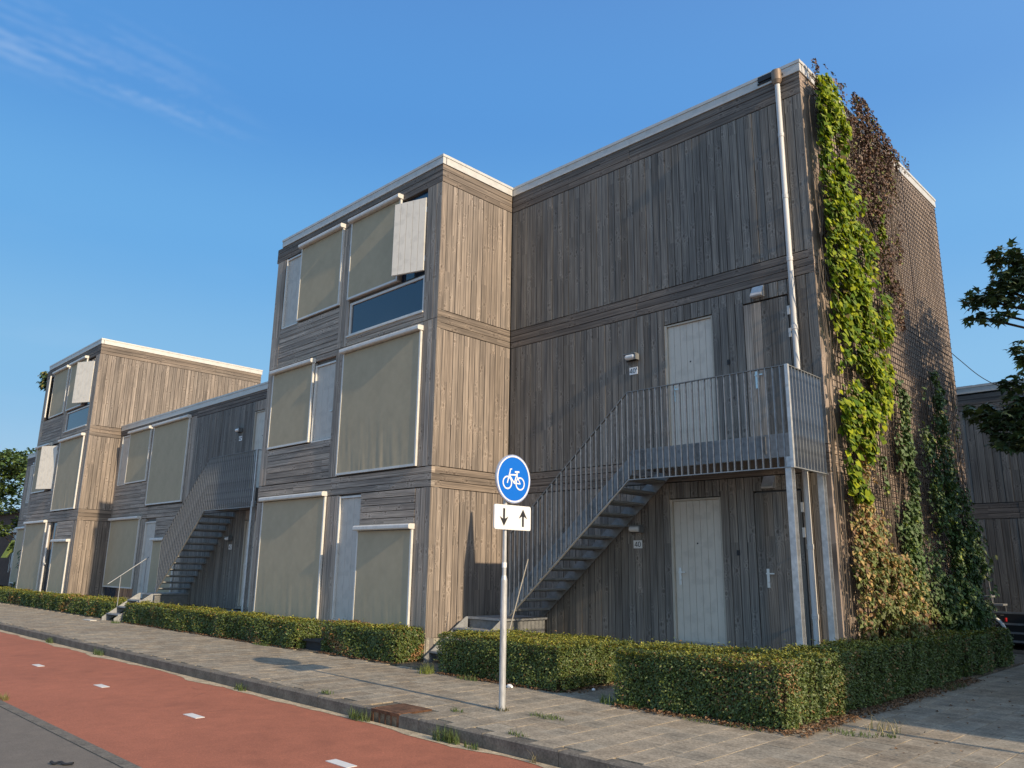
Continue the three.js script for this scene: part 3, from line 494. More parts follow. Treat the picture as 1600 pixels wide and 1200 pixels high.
// ================================================================== foliage
const leafGeo = (len, wid, fold = .25) => { const g = new THREE.BufferGeometry(); const p = [0, 0, 0, wid / 2, fold * wid, len * .45, 0, 0, len, -wid / 2, fold * wid, len * .45]; g.setAttribute('position', new THREE.Float32BufferAttribute(p, 3)); g.setAttribute('uv', new THREE.Float32BufferAttribute([.5, 0, 1, .5, .5, 1, 0, .5], 2)); g.setIndex([0, 1, 2, 0, 2, 3]); g.computeVertexNormals(); return g; };
function heartGeo(s) { // broad, lobed leaf with a drooping tip
  const o = [[0, 0], [.30, -.14], [.50, .12], [.46, .42], [.24, .72], [0, 1.02], [-.24, .72], [-.46, .42], [-.50, .12], [-.30, -.14]]; const p = [0, .06 * s, .35 * s], idx = [];
  o.forEach(([x, z]) => p.push(x * s, (.10 * Math.abs(x) - .16 * Math.max(0, z - .4)) * s, z * s)); for (let i = 1; i <= o.length; i++) idx.push(0, i % o.length + 1, i);
  const g = new THREE.BufferGeometry(); g.setAttribute('position', new THREE.Float32BufferAttribute(p, 3)); g.setAttribute('uv', new THREE.Float32BufferAttribute(new Array(p.length / 3 * 2).fill(.5), 2)); g.setIndex(idx); g.computeVertexNormals(); return g; }
function starGeo(s) { const p = [0, .05 * s, .4 * s], idx = []; const n = 5; const pts = [[0, 0]]; for (let i = 0; i < n; i++) { const a = -2.15 + i * 4.3 / (n - 1), l = [.62, .8, 1, .8, .62][i]; pts.push([Math.sin(a) * .72 * l, .35 + Math.cos(a) * .68 * l]); if (i < n - 1) { const b = a + 4.3 / (n - 1) / 2; pts.push([Math.sin(b) * .24, .35 + Math.cos(b) * .24]); } }
  pts.forEach(([x, z], i) => p.push(x * s, -(i % 2 ? .10 : 0) * s, z * s)); for (let i = 1; i <= pts.length; i++) idx.push(0, i % pts.length + 1, i);
  const g = new THREE.BufferGeometry(); g.setAttribute('position', new THREE.Float32BufferAttribute(p, 3)); g.setAttribute('uv', new THREE.Float32BufferAttribute(new Array(p.length / 3 * 2).fill(.5), 2)); g.setIndex(idx); g.computeVertexNormals(); return g; }
const _m = new THREE.Matrix4(), _q = new THREE.Quaternion(), _q2 = new THREE.Quaternion(), _v = new THREE.Vector3(), _s = new THREE.Vector3(), _up = new THREE.Vector3(0, 1, 0);
// leaf facing n (its upper side), tip pointing roughly along d
function orient(n, d) { const z = d.clone().addScaledVector(n, -d.dot(n)).normalize(), x = n.clone().cross(z).normalize(); if (!isFinite(x.x) || x.lengthSq() < .5) return _q.identity(); const y = z.clone().cross(x); return _q.setFromRotationMatrix(new THREE.Matrix4().makeBasis(x, y, z)); }
function leafMass(name, geo, mat, leaves, parent) { // leaves: [x,y,z, nx,ny,nz, dx,dy,dz, scale, r,g,b]
  const im = new THREE.InstancedMesh(geo, mat, leaves.length); im.name = name; im.castShadow = im.receiveShadow = true; const c = new THREE.Color();
  leaves.forEach((l, i) => { const n = new THREE.Vector3(l[3], l[4], l[5]).normalize(), d = new THREE.Vector3(l[6], l[7], l[8]); orient(n, d); _m.compose(_v.set(l[0], l[1], l[2]), _q, _s.setScalar(l[9])); im.setMatrixAt(i, _m); im.setColorAt(i, c.setRGB(l[10], l[11], l[12])); });
  im.userData.kind = 'stuff'; parent.add(im); return im;
}
const HM = leafMat({ roughness: .5, transmission: .22 });
function hedge(label, boxes, leafLen, perM2, seed, brown = .5, name = 'clipped_hedge') {
  const R = rngOf(seed), b0 = boxes[0], t = thing(name, label, 'hedge', [(b0[0] + b0[1]) / 2, 0, b0[4]], 'clipped hedges along the building'), ox = t.position.x, oz = t.position.z, leaves = [];
  const inside = (x, y, z, m) => boxes.some(b => x > b[0] + m && x < b[1] - m && y < b[3] - m && z > b[4] + m && z < b[5] - m);
  const emit = (x, y, z, nx, ny, nz) => { if (inside(x - nx * .1, y - ny * .1, z - nz * .1, -.0) && inside(x + nx * .03, y + ny * .03, z + nz * .03, .01)) return;
    const bump = (fbm(x * 1.7 + z * 2.3, y * 2.1 + z * 1.3, seed, 3) - .5) * .20, dep = -.06 * R() * R() + bump + .02 * (R() - .3) + (R() > .96 ? .10 * R() * R() : 0);
    const px = x + nx * dep, py = y + ny * dep, pz = z + nz * dep; if (py < .03) return;
    const j = 1.5, n = [nx * .8 + (R() - .5) * j, ny * .8 + .35 + (R() - .5) * j, nz * .8 + (R() - .5) * j], d = [nx + (R() - .5) * 1.6, ny * .6 + .3 + (R() - .5) * 1.6, nz + (R() - .5) * 1.6];
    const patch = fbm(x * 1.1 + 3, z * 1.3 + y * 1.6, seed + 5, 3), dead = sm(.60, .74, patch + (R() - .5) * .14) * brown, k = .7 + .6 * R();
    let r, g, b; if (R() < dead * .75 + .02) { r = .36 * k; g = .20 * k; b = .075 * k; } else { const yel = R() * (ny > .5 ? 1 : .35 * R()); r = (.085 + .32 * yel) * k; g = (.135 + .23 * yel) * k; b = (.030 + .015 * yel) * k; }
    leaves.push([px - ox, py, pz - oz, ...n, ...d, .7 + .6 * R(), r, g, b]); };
  const core = [];
  for (const [x0, x1, y0, y1, z0, z1] of boxes) {
    const W = x1 - x0, H = y1 - .02, Dp = z1 - z0; core.push(box(x0 + .09 - ox, x1 - .09 - ox, .02, y1 - .10, z0 + .09 - oz, z1 - .09 - oz));
    for (let i = 0; i < W * H * perM2; i++) emit(x0 + R() * W, R() * H + .02, z1, 0, 0, 1);
    for (let i = 0; i < W * H * perM2 * .15; i++) emit(x0 + R() * W, R() * H + .02, z0, 0, 0, -1);
    for (let i = 0; i < Dp * H * perM2; i++) emit(x1, R() * H + .02, z0 + R() * Dp, 1, 0, 0);
    for (let i = 0; i < Dp * H * perM2 * .4; i++) emit(x0, R() * H + .02, z0 + R() * Dp, -1, 0, 0);
    for (let i = 0; i < W * Dp * perM2 * .9; i++) emit(x0 + R() * W, y1, z0 + R() * Dp, 0, 1, 0);
  }
  part('branch_core', core, M.hedgeCore, t);
  // stems showing at the foot
  const st = []; for (const [x0, x1, y0, y1, z0, z1] of boxes) for (let i = 0; i < (x1 - x0) * 9; i++) { const x = x0 + R() * (x1 - x0), z = z1 - .08 - R() * .12; st.push(cyl([x - ox, 0, z - oz], [x - ox + (R() - .5) * .12, .25, z - oz + (R() - .5) * .05], .006, .004, 4)); } stuffPart(part('stems', st, M.stem, t));
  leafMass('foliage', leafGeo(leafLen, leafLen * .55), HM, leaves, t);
}
hedge('square clipped hedge behind the bicycle sign pole', [[1.32, 3.78, 0, .57, -.95, .80]], .034, 6200, 21, .55);
hedge('tallest clipped hedge wrapping the building corner below the vine wall', [[4.86, 7.02, 0, .66, -.15, 1.0], [6.45, 7.02, 0, .68, -5.0, -.16]], .034, 6200, 22, .3);
hedge('dark low hedge at the far foot of the vine wall', [[6.42, 7.0, 0, .62, -8.25, -5.35]], .045, 3300, 23, .35, 'clipped_hedge');
hedge('short clipped hedge under the lowest blind, left of the sunlit plank end', [[-2.3, .0, 0, .53, .04, .62]], .042, 4200, 24, .85);
hedge('long low hedge below the largest ground floor blind of the corner block', [[-12.05, -3.1, 0, .50, .1, .70]], .044, 3600, 25, .7, 'clipped_hedge');
hedge('long low hedge at the far left along the pavement', [[-33, -13.25, 0, .48, -.05, .60]], .055, 2300, 26, .6, 'clipped_hedge');

// climbers on the lattice: leaf position from a band (z across, y up) in front of the wall
const WX = 6.56;
function climber(name, label, spec) {
  const R = rngOf(spec.seed), t = thing(name, label, 'climbing plant', [WX, 0, spec.z0]), leaves = [], singles = [];
  for (const [pts, dens, depth] of spec.bands) { // pts: [y, zc, half width]
    for (let k = 0; k < pts.length - 1; k++) { const [ya, za, wa] = pts[k], [yb, zb, wb] = pts[k + 1], n = Math.abs(ya - yb) * (wa + wb) * dens;
      for (let i = 0; i < n; i++) { const s = R(), y = ya + (yb - ya) * s, w = wa + (wb - wa) * s, q = (R() + R() + R()) / 1.5 - 1, z = za + (zb - za) * s + q * w * (.7 + .6 * fbm(y * 1.6, k + 3, spec.seed, 3)); const cl1 = fbm(y * 2.3, z * 3.1, spec.seed + 4, 4); if (cl1 < spec.gap + .13 * Math.abs(q) + (R() - .5) * .08) continue;
        const x = depth * (cl1 * 1.5 - .3) * (1 - .7 * Math.abs(q)) * (.35 + .65 * R()) + .01; const zc = Math.min(z, -2.04 - .14 * R()), c = spec.col(R, y, z), nn = [.9 + (R() - .5) * .9, .45 + (R() - .5) * .9, (R() - .5) * 1.3], d = [.3 * R(), -1 + R() * .7, (R() - .5) * 1.4];
        leaves.push([x, y, zc - spec.z0, ...nn, ...d, .55 + .75 * R(), ...c]); } } }
  const st = []; for (const [pts] of spec.bands) for (let s = 0; s < spec.stems; s++) { const c = []; const o = (R() - .5), ph = R() * 9; for (const [y, z, w] of pts) { c.push(new THREE.Vector3(.015 + .03 * R(), Math.min(y, 9.45 - .1 * R()), z - spec.z0 + o * w * 1.2 + .12 * Math.sin(y * 3 + ph))); } if (spec.root) { const l = c[c.length - 1]; c.push(new THREE.Vector3(.03, .05, l.z + .1 * o)); } if (c.length > 1) st.push(new THREE.TubeGeometry(new THREE.CatmullRomCurve3(c), 40, .004 + .004 * R(), 5)); }
  stuffPart(part('stems', st, M.stem, t));
  if (spec.singles) { leaves.sort((a, b) => b[0] * b[9] - a[0] * a[9]); const own = leaves.splice(0, spec.singles), mats = [0, 1, 2, 3, 4].map(i => { const c = spec.col(rngOf(i * 31 + 2), 5, -2.4); return leafMat({ color: lin(...c), ...spec.mat }); });
    own.forEach((l, i) => { const m = part('leaf', spec.geo, mats[i % 5], t); m.position.set(l[0], l[1], l[2]); m.quaternion.copy(orient(new THREE.Vector3(l[3], l[4], l[5]).normalize(), new THREE.Vector3(l[6], l[7], l[8]))); m.scale.setScalar(l[9]); }); }
  leafMass('foliage', spec.geo, leafMat(spec.mat || {}), leaves, t);
}
const mixc = (a, b, t) => a.map((v, i) => v + (b[i] - v) * t);
climber('green_climber', 'bright green broad leaved climber hanging down beside the rain pipe', { seed: 41, z0: -2.4, stems: 5, gap: .445, singles: 280, root: true, geo: heartGeo(.088), mat: { roughness: .85, transmission: .42, specularIntensity: .4 },
  bands: [[[[9.5, -2.6, .5], [9.0, -2.5, .9], [8.2, -2.5, 1.1], [7.2, -2.65, 1.4], [6.2, -2.8, 1.7], [5.3, -3.0, 1.75], [4.4, -2.95, 1.7], [3.7, -2.65, 1.2], [3.1, -2.45, .85], [2.6, -2.35, .4]], 900, .50], [[[8.2, -4.5, .16], [7.0, -4.6, .26], [6.0, -4.5, .36], [5.0, -4.3, .4], [4.4, -4.0, .2]], 420, .16], [[[5.6, -1.93, .12], [5.0, -1.90, .16], [4.2, -1.98, .16], [3.6, -2.0, .12]], 300, .42]],
  col: R => { const k = .75 + .5 * R(), y = R(); return R() < .05 ? [.20 * k, .15 * k, .05 * k] : mixc([.09, .18, .008], [.52, .56, .018], y * y).map(v => v * k); } });
climber('brown_creeper', 'withered brown creeper spilling over the roof edge of the vine wall', { seed: 42, z0: -4.6, stems: 6, gap: .43, geo: leafGeo(.068, .045, .35), mat: { roughness: .85, transmission: .1 },
  bands: [[[[9.9, -3.8, 1.3], [9.5, -4.6, 2.3], [9.0, -4.5, 2.1], [8.4, -4.3, 1.5], [7.8, -4.3, .9], [7.1, -4.6, .5], [6.4, -4.8, .3]], 820, .20], [[[9.76, -2.2, .16], [9.4, -2.25, .22], [9.1, -2.3, .2]], 500, .2], [[[9.6, -5.9, .6], [9.2, -5.8, .5], [8.4, -5.6, .35], [7.4, -5.4, .45], [6.6, -5.3, .5], [5.8, -5.1, .4]], 330, .12], [[[6.3, -1.98, .1], [5.9, -1.95, .14], [5.6, -1.95, .1]], 420, .3], [[[9.7, -6.6, .5], [9.45, -6.6, .4]], 160, .12], [[[7.6, -2.0, .07], [7.0, -2.05, .12], [6.6, -2.0, .06]], 260, .2]],
  col: R => { const k = .6 + .8 * R(); return R() < .10 ? [.16 * k, .19 * k, .04 * k] : R() < .15 ? [.24 * k, .14 * k, .08 * k] : [.12 * k, .074 * k, .056 * k]; } });
climber('dark_ivy', 'dark green creeper climbing the shaded far half of the vine wall', { seed: 43, z0: -6, stems: 5, gap: .44, root: true, geo: leafGeo(.085, .065, .3), mat: { roughness: .6, transmission: .25 },
  bands: [[[[5.3, -6.4, .2], [4.8, -6.3, .6], [4.0, -6.2, .85], [3.2, -6.2, 1.3], [2.5, -6.7, 2.1], [1.8, -6.9, 2.3], [1.0, -6.7, 2.6], [.5, -6.5, 2.8]], 1150, .48], [[[4.8, -4.7, .2], [4.0, -4.7, .5], [3.2, -4.6, .6], [2.5, -4.5, .7], [1.8, -4.4, .7], [1.0, -4.4, 1.0]], 900, .26], [[[3.4, -3.6, .1], [3.1, -3.6, .3], [2.8, -3.7, .2]], 260, .12], [[[5.6, -7.9, .06], [4.9, -7.9, .1], [4.2, -7.8, .12]], 160, .1]],
  col: R => { const k = .6 + .8 * R(); return R() < .06 ? [.30 * k, .36 * k, .05 * k] : [.085 * k, .15 * k, .035 * k]; } });
climber('yellowing_creeper', 'yellowing half dry creeper low on the near half of the vine wall', { seed: 44, z0: -2.8, stems: 4, gap: .40, root: true, geo: leafGeo(.075, .055, .35), mat: { roughness: .65, transmission: .35 },
  bands: [[[[3.7, -3.0, .2], [3.0, -2.8, .6], [2.6, -2.8, .9], [2.0, -2.8, 1.15], [1.5, -2.9, 1.3]], 800, .28], [[[1.9, -3.0, 1.4], [1.2, -3.4, 2.2], [.6, -3.5, 2.4], [.25, -3.5, 2.4]], 1200, .55]],
  col: (R, y) => { const k = .65 + .7 * R(), q = R(), dry = .30 + .35 * sm(1.2, 2.4, y + (R() - .5)); return q < dry * .55 ? [.50 * k, .34 * k, .11 * k] : q < dry ? [.26 * k, .14 * k, .06 * k] : [.16 * k, .20 * k, .04 * k]; } });
climber('pale_sprig', 'loose yellow green sprig leaning out past the far edge of the vine wall', { seed: 45, z0: -7.6, stems: 3, gap: .2, geo: heartGeo(.11), mat: { transmission: .45 }, bands: [[[[2.1, -8.2, .06], [1.95, -8.5, .2], [1.7, -8.7, .2], [1.5, -8.75, .05]], 140, .75]], col: R => { const k = .7 + .6 * R(); return [.20 * k, .24 * k, .04 * k]; } });
{ // creeper on the left edge of the farther block
  const R = rngOf(46), t = thing('corner_creeper', 'green creeper on the outer left edge of the farther block', 'climbing plant', [-25.9, 0, -.2]), lv = [];
  for (let i = 0; i < 900; i++) { const band = R(); let y, x, z; if (band < .35) { y = 8.9 + R() * .7; x = -.35 - 1.1 * R() * R(); z = -.3 + R() * .5; } else { y = .4 + R() * 5.2; if (fbm(y * 1.3, 3, 7) < .5) continue; x = -.5 + (R() - .3) * .7; z = -.5 + R() * .6; } const k = .6 + .8 * R(); lv.push([x, y, z, R() - .2, .6, .6, R() - .5, -1, R() - .5, .8 + R() * .6, ...(R() < .35 ? [.22 * k, .18 * k, .03 * k] : [.06 * k, .10 * k, .022 * k])]); }
  part('stem', new THREE.TubeGeometry(new THREE.CatmullRomCurve3([[-.3, 0, -.2], [-.45, 2, -.2], [-.3, 5, -.25], [-.35, 8, -.2], [-1.0, 9.3, -.1]].map(p => new THREE.Vector3(...p))), 40, .02, 6), M.stem, t);
  leafMass('foliage', leafGeo(.16, .11), leafMat(), lv, t);
}
// trees
function tree(label, pos, trunkH, crown, count, geo, colour, seed, extra = [], singles = 0) {
  const R = rngOf(seed), t = thing('broadleaf_tree', label, 'tree', pos), [cy, rx, ry, rz] = crown, lv = [], wood = [];
  part('trunk', [cyl([0, -.1, 0], [.1, trunkH, .05], .20, .13, 12), cyl([.1, trunkH, .05], [.05, cy + ry * .6, 0], .13, .03, 9)], M.bark, t);
  const clumps = []; for (let i = 0; i < 46; i++) { const a = R() * 6.283, q = Math.sqrt(R()), h = (R() * 2 - 1), s = Math.sqrt(1 - h * h * .9); clumps.push([Math.cos(a) * q * rx * s, cy + h * ry, Math.sin(a) * q * rz * s, .45 + .5 * R(), 1]); } clumps.push(...extra);
  for (const c of clumps) { const y0 = Math.min(c[1] - .3, Math.max(trunkH * .8, c[1] - Math.hypot(c[0], c[2]) * .55)); const cv = new THREE.CatmullRomCurve3([new THREE.Vector3(.05, y0, .03), new THREE.Vector3(c[0] * .5, (y0 + c[1]) / 2 + .15, c[2] * .5), new THREE.Vector3(c[0], c[1], c[2])]); wood.push(new THREE.TubeGeometry(cv, 10, .022, 5));
    const n = count / clumps.length * c[4] * (c[4] < 1 ? 1.7 : 1); for (let i = 0; i < n; i++) { const d = new THREE.Vector3(R() - .5, R() - .5, R() - .5).normalize().multiplyScalar(c[3] * Math.cbrt(R())); const k = .6 + .8 * R(), cc = colour(R); lv.push([c[0] + d.x, c[1] + d.y * .75, c[2] + d.z, (R() - .5) * 1.4, .8, (R() - .5) * 1.4, d.x + (R() - .5) * .5, -.5 + (R() - .5), d.z + (R() - .5) * .5, .7 + .6 * R(), cc[0] * k, cc[1] * k, cc[2] * k]); } }
  stuffPart(part('branches', wood, M.bark, t));
  if (singles) { const sc = l => { _v.set(l[0] + pos[0], l[1], l[2] + pos[2]).project(camera); return Math.abs(_v.x) < 1 && Math.abs(_v.y) < 1 && _v.z < 1 ? 1 : 0; }; const vis = lv.filter(sc), hid = lv.filter(l => !sc(l)), own = vis.slice(0, singles), mats = [0, 1, 2, 3].map(i => leafMat({ color: lin(...colour(rngOf(i + 5))), transmission: .25 }));
    own.forEach((l, i) => { const m = part('leaf', geo, mats[i % 4], t); m.position.set(l[0], l[1], l[2]); m.quaternion.copy(orient(new THREE.Vector3(l[3], l[4], l[5]).normalize(), new THREE.Vector3(l[6], l[7], l[8]))); m.scale.setScalar(l[9]); });
    leafMass('crown', geo, leafMat({ transmission: .25 }), [...vis.slice(singles), ...hid], t); }
  else leafMass('crown', geo, leafMat({ transmission: .25 }), lv, t);
}
{ // star leaved tree at the right, its left branches reach into view
  const P = [11.6, 0, -7.0], at = (x, y, z, r, w) => [x - P[0], y, z - P[2], r, w];
  tree('dark star leaved tree whose branches reach in at the right edge', P, 2.6, [5.6, 2.9, 2.7, 2.1], 9000, starGeo(.17), R => R() < .15 ? [.10, .14, .035] : [.05, .09, .028], 61,
    [at(8.15, 7.05, -6, .26, .3), at(8.25, 6.72, -6, .34, .5), at(8.05, 6.4, -6, .28, .3), at(7.72, 6.33, -6, .24, .3), at(8.35, 6.3, -6, .45, .7), at(8.5, 6.75, -6.2, .4, .4), at(8.0, 5.98, -6, .18, .12), at(7.6, 6.05, -6, .18, .1), at(8.3, 5.3, -6, .28, .4), at(8.5, 5.0, -6, .35, .6), at(7.45, 4.35, -6, .22, .3), at(7.7, 4.15, -6, .28, .5), at(7.98, 4.2, -6, .32, .6), at(8.2, 4.45, -6, .32, .6), at(7.85, 3.82, -6, .26, .4), at(8.15, 3.8, -6, .28, .5), at(8.3, 4.05, -6.1, .4, .7), at(8.0, 4.75, -6, .16, .15)], 290);
}
tree('leafy green tree behind the far left end of the row', [-43.5, 0, -4.2], 2.2, [5.2, 3.0, 2.9, 2.6], 9000, leafGeo(.26, .18), R => R() < .3 ? [.16, .22, .045] : [.08, .14, .03], 62);

// grass and weeds
function tuft(x, y, z, r, h, n, label, col = [.12, .17, .035], seed = 1) { const R = rngOf(seed * 97 + 3), gs = []; for (let i = 0; i < n; i++) { const a = R() * 6.283, q = Math.sqrt(R()), l = h * (.5 + .7 * R()), b = R() * 6.283, lean = .2 + .7 * R(), w = .0035 + .003 * R(); const X = Math.cos(a) * q * r[0], Z = Math.sin(a) * q * r[1]; const p = []; for (let k = 0; k < 4; k++) { const s = k / 3, ox = Math.cos(b) * lean * l * s * s, oz = Math.sin(b) * lean * l * s * s, ww = w * (1 - s * .9); p.push([X + ox - Math.sin(b) * ww, l * s * (1 - .25 * s * lean), Z + oz + Math.cos(b) * ww], [X + ox + Math.sin(b) * ww, l * s * (1 - .25 * s * lean), Z + oz - Math.cos(b) * ww]); } const g = new THREE.BufferGeometry(), v = []; for (let k = 0; k < 3; k++) { const [A, B, C, D] = [p[2 * k], p[2 * k + 1], p[2 * k + 2], p[2 * k + 3]]; v.push(...A, ...B, ...C, ...B, ...D, ...C); } g.setAttribute('position', new THREE.Float32BufferAttribute(v, 3)); g.setAttribute('uv', new THREE.Float32BufferAttribute(new Array(v.length / 3 * 2).fill(0), 2)); g.computeVertexNormals(); gs.push(g); }
  const m = solo('grass_tuft', label, 'weed', gs, leafMat({ color: lin(...col), transmission: .3 }), 'weeds along the kerb and hedges'); m.position.set(x, y, z); }
[[4.55, RY, 3.43, [.20, .06], .16, 150, 'largest grass tuft, growing against the kerb right of the drain'], [3.0, RY, 3.42, [.20, .06], .13, 110, 'grass tuft against the kerb at the left edge of the rusty drain'], [4.95, RY, 3.44, [.12, .04], .07, 50, 'small flat weed at the kerb foot right of the big grass tuft'], [5.75, RY, 3.42, [.05, .03], .12, 14, 'thin dry grass stalk at the kerb foot', [.30, .26, .12]], [6.7, RY, 3.43, [.07, .03], .12, 20, 'sparse dry blades at the kerb foot near the bottom edge', [.26, .25, .10]],
 [.1, RY, 3.42, [.16, .05], .10, 70, 'low grass tuft against the kerb level with the lowest blind'], [1.9, .0, 3.15, [.14, .05], .06, 50, 'flat weed on top of the kerb left of the drain'], [-5.6, RY, 3.42, [.25, .05], .13, 90, 'far grass tuft at the kerb below the left hedges'], [-8.6, RY, 3.42, [.2, .05], .13, 70, 'farthest grass tuft at the kerb near the left edge'], [3.95, 0, 2.75, [.1, .05], .05, 45, 'small green weed between flags behind the drain'], [4.85, 0, 2.25, [.26, .08], .05, 120, 'mossy weed patch just right of the sign pole'], [4.22, 0, 2.3, [.09, .07], .06, 60, 'ring of dry weeds round the foot of the sign pole', [.13, .12, .05]],
 [1.2, .0, .95, [.14, .12], .16, 110, 'yellow green grass tuft at the left corner of the square hedge', [.20, .24, .04]], [2.1, 0, .92, [.22, .06], .07, 90, 'green grass strip at the foot of the square hedge'], [4.95, 0, .98, [.35, .09], .12, 240, 'bright grass strip at the left foot of the corner hedge', [.14, .20, .03]], [6.1, 0, 1.15, [.25, .06], .05, 60, 'low weeds at the front foot of the corner hedge'], [6.6, 0, 1.13, [.25, .06], .05, 60, 'low weeds at the front foot of the corner hedge near its right end'], [7.5, 0, .55, [.28, .12], .05, 110, 'flat green weeds beside the outer hedge corner'], [7.65, 0, .15, [.2, .12], .17, 45, 'dry straw coloured grass spray beside the outer hedge corner', [.42, .36, .17]], [7.8, 0, .4, [.12, .06], .05, 40, 'small weed in the shadow line on the side path'], [7.15, 0, -3.9, [.18, .5], .10, 120, 'grass strip in the shade along the far side hedge'], [-4.2, 0, .8, [.35, .06], .07, 90, 'grass strip under the long hedge'], [-11.9, 0, .95, [.3, .1], .08, 90, 'grass at the foot of the small entry steps'], [5.3, 0, 3.15, [.14, .05], .05, 50, 'flat weed on top of the kerb right of the big tuft'], [-1.1, RY, 6.03, [.18, .05], .08, 70, 'yellowish weed on the far edge of the red path', [.24, .20, .06]]
].forEach((a, i) => tuft(a[0], a[1], a[2], a[3], a[4], a[5], a[6], a[7] || [.10, .15, .03], i + 1));
{ // fallen leaves and dry litter under the hedges
  const R = rngOf(71), lv = []; const add = (x0, x1, z0, z1, n) => { for (let i = 0; i < n; i++) { const k = .6 + .8 * R(); lv.push([x0 + R() * (x1 - x0), .008 + .02 * R(), z0 + R() * (z1 - z0), (R() - .5) * .8, 1, (R() - .5) * .8, R() - .5, 0, R() - .5, .7 + .7 * R(), .22 * k, .12 * k, .055 * k]); } };
  add(4.9, 7.1, .96, 1.16, 500); add(7.0, 7.28, -5.2, 1.1, 1500); add(1.4, 3.8, .76, .9, 420); add(3.75, 4.0, -.8, .8, 200); add(-2.3, 0, .6, .72, 260); add(-11.7, -3, .68, .8, 600); add(7.2, 8.6, -6, 1.4, 60);
  const im = leafMass('leaf_litter', leafGeo(.04, .026, .4), leafMat({ transmission: .05, roughness: .9 }), lv, scene); im.userData = { kind: 'stuff', label: 'dry brown leaf litter scattered along the feet of the hedges', category: 'leaf litter' };
}

// ================================================================== small things
{ const p = new THREE.BufferGeometry(); const R = rngOf(3); const s = new THREE.IcosahedronGeometry(.035, 1), q = s.attributes.position; for (let i = 0; i < q.count; i++) { const k = .7 + .6 * hash(q.getX(i) * 900, q.getZ(i) * 900, q.getY(i) * 900); q.setXYZ(i, q.getX(i) * k * 1.5, q.getY(i) * k * .7, q.getZ(i) * k); } s.computeVertexNormals(); s.translate(3.05, .02, 1.0); solo('litter', 'crumpled white paper on the pavement left of the sign pole', 'litter', s, M.signWhite);
  const s2 = new THREE.IcosahedronGeometry(.026, 1); s2.scale(1, .8, 1); s2.translate(4.0, .02, .35); solo('litter', 'small white scrap on the path between the two front hedges', 'litter', s2, M.signWhite);
  const c = [[-.11, .03, 0], [-.06, .015, .01], [0, .03, 0], [.06, .012, .01], [.15, .02, 0]].map(v => new THREE.Vector3(...v)); const k = new THREE.TubeGeometry(new THREE.CatmullRomCurve3(c), 20, .014, 6); k.scale(.8, .7, 1.2); k.rotateY(.7); k.translate(3.0, RY, 6.55); solo('twig', 'dark broken stick lying on the grey road corner', 'stick', k, M.dark);
  solo('plank_scrap', 'pale flat scrap on the pavement by the far left hedge', 'litter', box(-13.6, -13.0, .004, .02, 1.05, 1.22), M.alu);
  solo('garden_cane', 'thin pale cane leaning against the stair beside the sign pole', 'cane', cyl([1.60, .05, -.25], [2.06, 1.74, -.40], .011, .009, 7), M.frameWood);
  solo('concrete_step', 'low grey step box in the gap between the hedges under the blinds', 'step', [box(-2.98, -2.36, .17, .20, .1, .60), box(-2.94, -2.40, 0, .168, .12, .54)], M.rubber);
}
